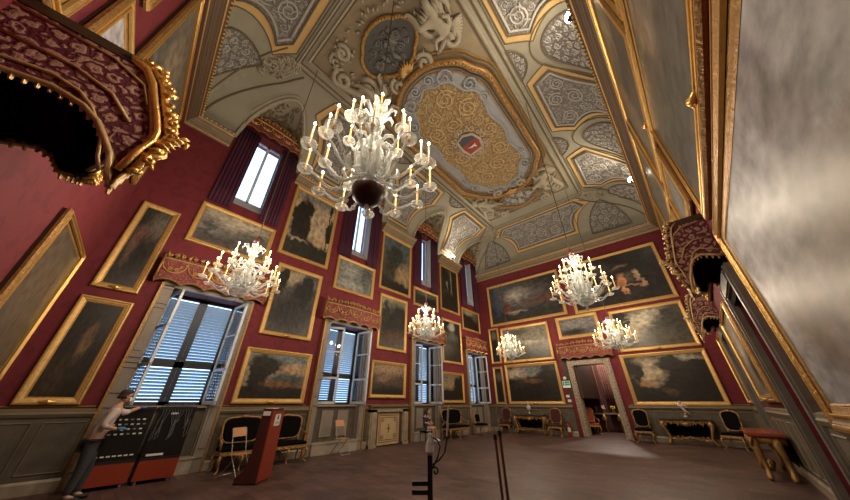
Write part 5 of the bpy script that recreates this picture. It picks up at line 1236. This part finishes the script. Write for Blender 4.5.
for k, (xx, fc) in enumerate(((-.8, (.5, .2, .05)), (-.35, (.7, .6, .5)), (.15, (.75, .65, .05)), (.6, (.45, .2, .06)))):
    r_ = thing('flower_vase', 'small gilt vase of %s flowers on the console in the next room' % ('orange', 'white', 'yellow', 'rust')[k], 'vase', (-4.1+xx, FY+3.85, .98), 0, 'vases in the next room')
    b = MB(); b.lathe([(.05, 0), (.08, .06), (.05, .16), (.07, .2)], 10); b.done('vase', DGOLD, r_, True)
    b = MB(); q = random.Random(k)
    for i in range(12): b.ball((q.uniform(-.1, .1), q.uniform(-.08, .08), .24+q.uniform(0, .16)), .04, 6)
    b.done('flowers', mat('petals_%d' % k, fc, .7), r_, True)
baroque_chair('orange-red gilt armchair glimpsed through the doorway at its left side', -4.9, FY+2.0, .5, mat('orange_red_brocade', (.5, .10, .03), .7, 0, .4, 20), GOLD, .7, True, None, 'chair', 'gilt_chair', 1.25)

# ---------------------------------------------------------------- people
SKIN_ = mat('skin_tone', (.50, .27, .19), .55, 0, .05); SHIRT = mat('pale_shirt', (.62, .52, .50), .7, 0, .06); TROU = mat('dark_grey_trousers', (.035, .038, .042), .8)
HAIR = mat('dark_hair', (.03, .02, .015), .7, 0, .3, 40); GLOVE = mat('blue_glove', (.08, .20, .38), .5); DRESS = mat('dark_dress', (.018, .016, .02), .8); SHOE = mat('white_shoe', (.7, .68, .64), .6); BLSH = mat('black_shoe', (.01, .01, .01), .5)
def hand(parent, w, d, up, m, s=1., curl=.5):
    """palm and five fingers from the wrist w, pointing along d with the back of the hand towards up"""
    w = Vector(w); d = Vector(d).normalized(); u = Vector(up); u = (u-d*u.dot(d)).normalized(); r = d.cross(u)
    b = MB(); b.tube([w, w+d*.03*s, w+d*.085*s], [.026*s, .038*s, .036*s], 8, flat=.55)
    for k, L_f in enumerate((.07, .08, .074, .058)):
        o = w+d*.08*s+r*(.027-.018*k)*s
        b.tube([o-d*.015*s, o+d*L_f*.45*s-u*.010*curl*s, o+d*L_f*.8*s-u*.035*curl*s, o+d*L_f*.95*s-u*.055*curl*s], [.0095*s, .0088*s, .008*s, .006*s], 6)
    o = w+d*.03*s+r*.032*s; b.tube([o-r*.01*s, o+r*.022*s+d*.025*s-u*.01*s, o+r*.028*s+d*.055*s-u*.018*s], [.012*s, .010*s, .007*s], 6)
    return b.done('hand', m, parent, True)
def head(parent, c, fwd, mask, hairlong=False):
    """skull, face features, ears and hair; fwd = horizontal look direction"""
    c = Vector(c); f = Vector(fwd).normalized(); r = Vector((f.y, -f.x, 0)); r.normalize(); u = r.cross(f)
    P = lambda a, b_, z: c+f*a+r*b_+u*z
    b = MB(); rings = []
    for zz, rx, ry, off in ((-.125, .03, .03, .045), (-.11, .045, .055, .035), (-.07, .062, .075, .015), (-.02, .070, .088, .005), (.03, .073, .094, 0), (.07, .066, .086, -.005), (.10, .045, .06, -.01), (.115, .015, .02, -.01)):
        rings.append([P(off+ry*math.cos(2*PI*k/14), rx*math.sin(2*PI*k/14), zz) for k in range(14)])
    b.rings(rings)
    b.tube([P(.088, 0, .015), P(.108, 0, -.018), P(.112, 0, -.03), P(.09, 0, -.038)], [.008, .012, .015, .008], 6)
    for s in (-1, 1):
        b.ball(P(-.005, s*.075, -.005), .022, 6, (.8, .5, 1.4))
        b.tube([P(.082, s*.015, .022), P(.078, s*.048, .024)], .007, 4)
    hd = b.done('head', SKIN_, parent, True)
    b = MB()
    for s in (-1, 1): b.ball(P(.080, s*.030, .002), .011, 6)
    b.done('eyes', BLACK, hd, True)
    b = MB(); b.tube([P(.088, -.024, -.068), P(.097, 0, -.07), P(.088, .024, -.068)], [.004, .008, .004], 5); b.done('mouth', mat('lips', (.35, .10, .08), .5), hd, True)
    b = MB(); rings = []
    for zz, k_, of in ((-.04, 1.05, -.045), (.0, 1.10, -.035), (.04, 1.11, -.022), (.075, 1.12, -.012), (.105, 1.02, -.008), (.125, .6, -.008), (.13, .1, -.008)):
        t = (1-max(0, zz-.03)**2*30)
        rings.append([P(of+.092*k_*math.cos(2*PI*k/14)*(.85 if math.cos(2*PI*k/14) > 0 and zz < .05 else 1), .076*k_*math.sin(2*PI*k/14), zz) for k in range(14)])
    b.rings(rings)
    if hairlong:
        b.tube([P(-.07, 0, .06), P(-.12, 0, -.05), P(-.13, 0, -.16), P(-.10, 0, -.30)], [.06, .08, .075, .03], 8)
        for s in (-1, 1): b.tube([P(-.02, s*.075, .05), P(-.03, s*.09, -.08), P(-.05, s*.085, -.2)], [.03, .035, .02], 6)
    b.done('hair', HAIR, hd, True)
    if mask:
        b = MB(); rings = []
        for zz, k_, of in ((-.015, .8, .01), (-.04, 1.02, .012), (-.08, 1.0, .018), (-.115, .8, .03)):
            rings.append([P(of+.094*k_*math.cos(a)+ .012, .078*k_*math.sin(a), zz) for a in [-1.25+2.5*i/12 for i in range(13)]])
        b.rings(rings, closed=False, cap=False)
        for s in (-1, 1): b.tube([P(.04, s*.074, -.03), P(.0, s*.078, -.0)], .003, 4)
        o = b.done('face_mask', PAPER, hd, True); o.modifiers.new('t', 'SOLIDIFY').thickness = .006
        b = MB()
        for s in (-1, 1):
            b.tube([P(.098+.0*math.cos(a), s*.033+.024*math.cos(a), .004+.017*math.sin(a)) for a in [2*PI*i/12 for i in range(13)]], .003, 4); b.tube([P(.098, s*.057, .006), P(.0, s*.082, .01)], .003, 4)
        b.tube([P(.1, -.01, .006), P(.1, .01, .006)], .003, 4); b.done('glasses', BLACK, hd)
    return hd
def man():
    ox, oy = -9.02, .66
    root = thing('person', 'standing man in white shirt and face mask, reaching over the black racks', 'person', (ox, oy, 0), 0)
    # faces +y, slightly stooped
    V = [((0, -.06, .94), (.155, .11)), ((0, -.03, 1.10), (.14, .105)), ((0, .02, 1.30), (.165, .11)), ((0, .045, 1.42), (.13, .09)), ((0, .06, 1.50), .055), ((0, .085, 1.60), .055),
         ((.19, .04, 1.40), .060), ((.24, -.06, 1.16), .045), ((.20, .13, 1.10), .036), ((.19, .17, 1.10), .030),
         ((-.19, .05, 1.40), .060), ((-.30, .24, 1.36), .045), ((-.42, .42, 1.44), .034), ((-.44, .45, 1.45), .028),
         ((.09, -.07, .86), .095), ((.11, -.05, .50), .062), ((.12, -.09, .10), .042), ((.12, .04, .05), .04),
         ((-.09, -.07, .86), .095), ((-.10, .05, .50), .062), ((-.11, .03, .10), .042), ((-.11, .15, .05), .04)]
    E_ = [(0,1),(1,2),(2,3),(3,4),(4,5),(3,6),(6,7),(7,8),(8,9),(3,10),(10,11),(11,12),(12,13),(0,14),(14,15),(15,16),(16,17),(0,18),(18,19),(19,20),(20,21)]
    body = skin('body', V, E_, SKIN_, root, 2)
    grow = lambda v, k: (v[0], tuple(q+k for q in v[1]) if isinstance(v[1], tuple) else v[1]+k)
    idx = [0, 1, 2, 3, 6, 7, 10, 11]; sv = [grow(V[i], .018) for i in idx]
    sv += [((.225, .03, 1.125), .048), ((-.35, .31, 1.39), .046)]
    skin('shirt', sv, [(0,1),(1,2),(2,3),(3,4),(4,5),(3,6),(6,7),(5,8),(7,9)], SHIRT, root, 2)
    tv = [grow(V[i], .02) for i in (0, 14, 15, 16, 18, 19, 20)]; tv[0] = ((0, -.065, .92), (.165, .125))
    skin('trousers', tv, [(0,1),(1,2),(2,3),(0,4),(4,5),(5,6)], TROU, root, 2)
    for a, c in ((16, 17), (20, 21)):
        p, q = Vector(V[a][0]), Vector(V[c][0]); b = MB(); b.tube([(p.x, p.y-.05, .05), (p.x, p.y+.03, .06), (q.x, q.y, .045), (q.x, q.y+.08, .03)], [.045, .052, .046, .025], 8, flat=.9); b.done('shoe', BLSH, root, True)
    head(root, (0, .105, 1.665), (-.15, 1, -.0), True)
    hand(root, (.19, .17, 1.10), (-.2, 1, .05), (.6, 0, 1), GLOVE, 1.05); hand(root, (-.43, .44, 1.452), (-.5, .8, .12), (0, 0, 1), GLOVE, 1.05, .25)
    b = MB(); b.tube([(.05, .10, 1.49), (.04, .15, 1.32), (.0, .165, 1.18), (-.04, .15, 1.32), (-.05, .10, 1.49)], .006, 4); b.box((-.03, .155, 1.10), (.03, .165, 1.18)); b.done('lanyard', BLACK, root)
man()
def woman():
    root = thing('person', 'seated woman in dark clothes with bare legs, below the third window', 'person', (-9.78, 11.22, 0), 0)
    V = [((0, 0, .52), (.15, .12)), ((.02, .0, .72), (.115, .09)), ((.05, .02, .90), (.13, .09)), ((.07, .03, 1.0), (.09, .07)), ((.09, .04, 1.06), .045), ((.11, .06, 1.13), .045),
         ((.05, -.13, .97), .05), ((.15, -.16, .75), .038), ((.30, -.0, .70), .03), ((.05, .17, .97), .05), ((.17, .22, .78), .038), ((.30, .12, .74), .03),
         ((.12, -.05, .53), .09), ((.42, .06, .54), .062), ((.40, .20, .14), .04), ((.42, .22, .07), .036), ((.12, .12, .53), .09), ((.40, .26, .55), .062), ((.30, .44, .15), .04), ((.32, .46, .07), .036)]
    E_ = [(0,1),(1,2),(2,3),(3,4),(4,5),(3,6),(6,7),(7,8),(3,9),(9,10),(10,11),(0,12),(12,13),(13,14),(14,15),(0,16),(16,17),(17,18),(18,19)]
    skin('body', V, E_, SKIN_, root, 2)
    g = lambda v, k: (v[0], tuple(q+k for q in v[1]) if isinstance(v[1], tuple) else v[1]+k)
    dv = [g(V[i], .018) for i in (0, 1, 2, 3, 6, 9, 12, 16)]; dv += [((.24, -.01, .54), .095), ((.24, .18, .54), .095), g(V[7], .014), g(V[10], .014)]
    skin('dress', dv, [(0,1),(1,2),(2,3),(3,4),(3,5),(0,6),(0,7),(6,8),(7,9),(4,10),(5,11)], DRESS, root, 2)
    for i in (15, 19):
        p = Vector(V[i][0]); b = MB(); b.tube([p+Vector((-.05, -.03, -.01)), p+Vector((.02, .01, .0)), p+Vector((.10, .05, -.02)), p+Vector((.15, .08, -.035))], [.042, .05, .042, .022], 8); b.done('shoe', SHOE, root, True)
    head(root, (.125, .075, 1.20), (.9, .45, 0), False, True)
    hand(root, (.30, .0, .70), (.6, .5, 0), (0, 0, 1), SKIN_, .95); hand(root, (.30, .12, .74), (.7, -.4, 0), (0, 0, 1), SKIN_, .95)
    st = thing('stool', 'low black stool under the seated woman', 'stool', (-9.76, 11.26, 0), 0)
    b = MB(); b.box((-.2, -.2, .36), (.2, .2, .41)); b.done('seat', BLKFAB, st)
    for sx in (-1, 1):
        for sy in (-1, 1): b = MB(); b.tube([(sx*.17, sy*.17, .37), (sx*.19, sy*.19, .0)], .014, 6); b.done('leg', IRON, st)
woman()
# ---------------------------------------------------------------- camera and light
cam = bpy.data.cameras.new('camera'); co = bpy.data.objects.new('camera', cam); COL.objects.link(co); S.camera = co
cam.sensor_width = 36; cam.lens = 271/850*36; cam.clip_start = .05
th, yaw = R(29.38), R(41.05)
co.location = (0, 0, 1.55); co.rotation_euler = (PI/2 + th, 0, yaw)
def lamp(name, kind, loc, power, col, size=.2, rot=None, spot=None, blend=.5):
    l = bpy.data.lights.new(name, kind); l.energy = power; l.color = col
    o = bpy.data.objects.new(name, l); COL.objects.link(o); o.location = loc
    if kind == 'AREA': l.size = size
    else: l.shadow_soft_size = size
    if spot: l.spot_size = spot; l.spot_blend = blend
    if rot: o.rotation_euler = rot
    return o
WARM = (1, .83, .63)
for (x, y, z, s, z2) in CHAND:
    for k in range(3):
        a = .5 + 2*PI*k/3; lamp('candle_glow', 'POINT', (x+.72*s*math.cos(a), y+.72*s*math.sin(a), z+.58), CHP/3*s, WARM, .1)
for (x, y, z, tx, ty, tz, p) in SPOTS:
    d = Vector((tx-x, ty-y, tz-z)); o = lamp('cornice_spotlight', 'SPOT', (x, y, z), p, (1, .84, .62), .1, spot=R(150), blend=.9)
    o.rotation_euler = d.to_track_quat('-Z', 'Y').to_euler()
lamp('next_room_light', 'POINT', (-4.0, FY+3.0, 5.0), 520, (1, .86, .74), .12)
w = bpy.data.worlds.new('daylight'); S.world = w; w.use_nodes = True
bg = w.node_tree.nodes['Background']; bg.inputs['Color'].default_value = (.42, .66, 1, 1); bg.inputs['Strength'].default_value = 3.8
S.view_settings.view_transform = 'Standard'; S.view_settings.look = 'None'; S.view_settings.gamma = 1; S.view_settings.exposure = 0.0
S.view_settings.use_curve_mapping = False
S.cycles.max_bounces = 6; S.cycles.diffuse_bounces = 3; S.cycles.glossy_bounces = 3; S.cycles.transmission_bounces = 5
S.cycles.caustics_reflective = False; S.cycles.caustics_refractive = False; S.cycles.sample_clamp_indirect = 6
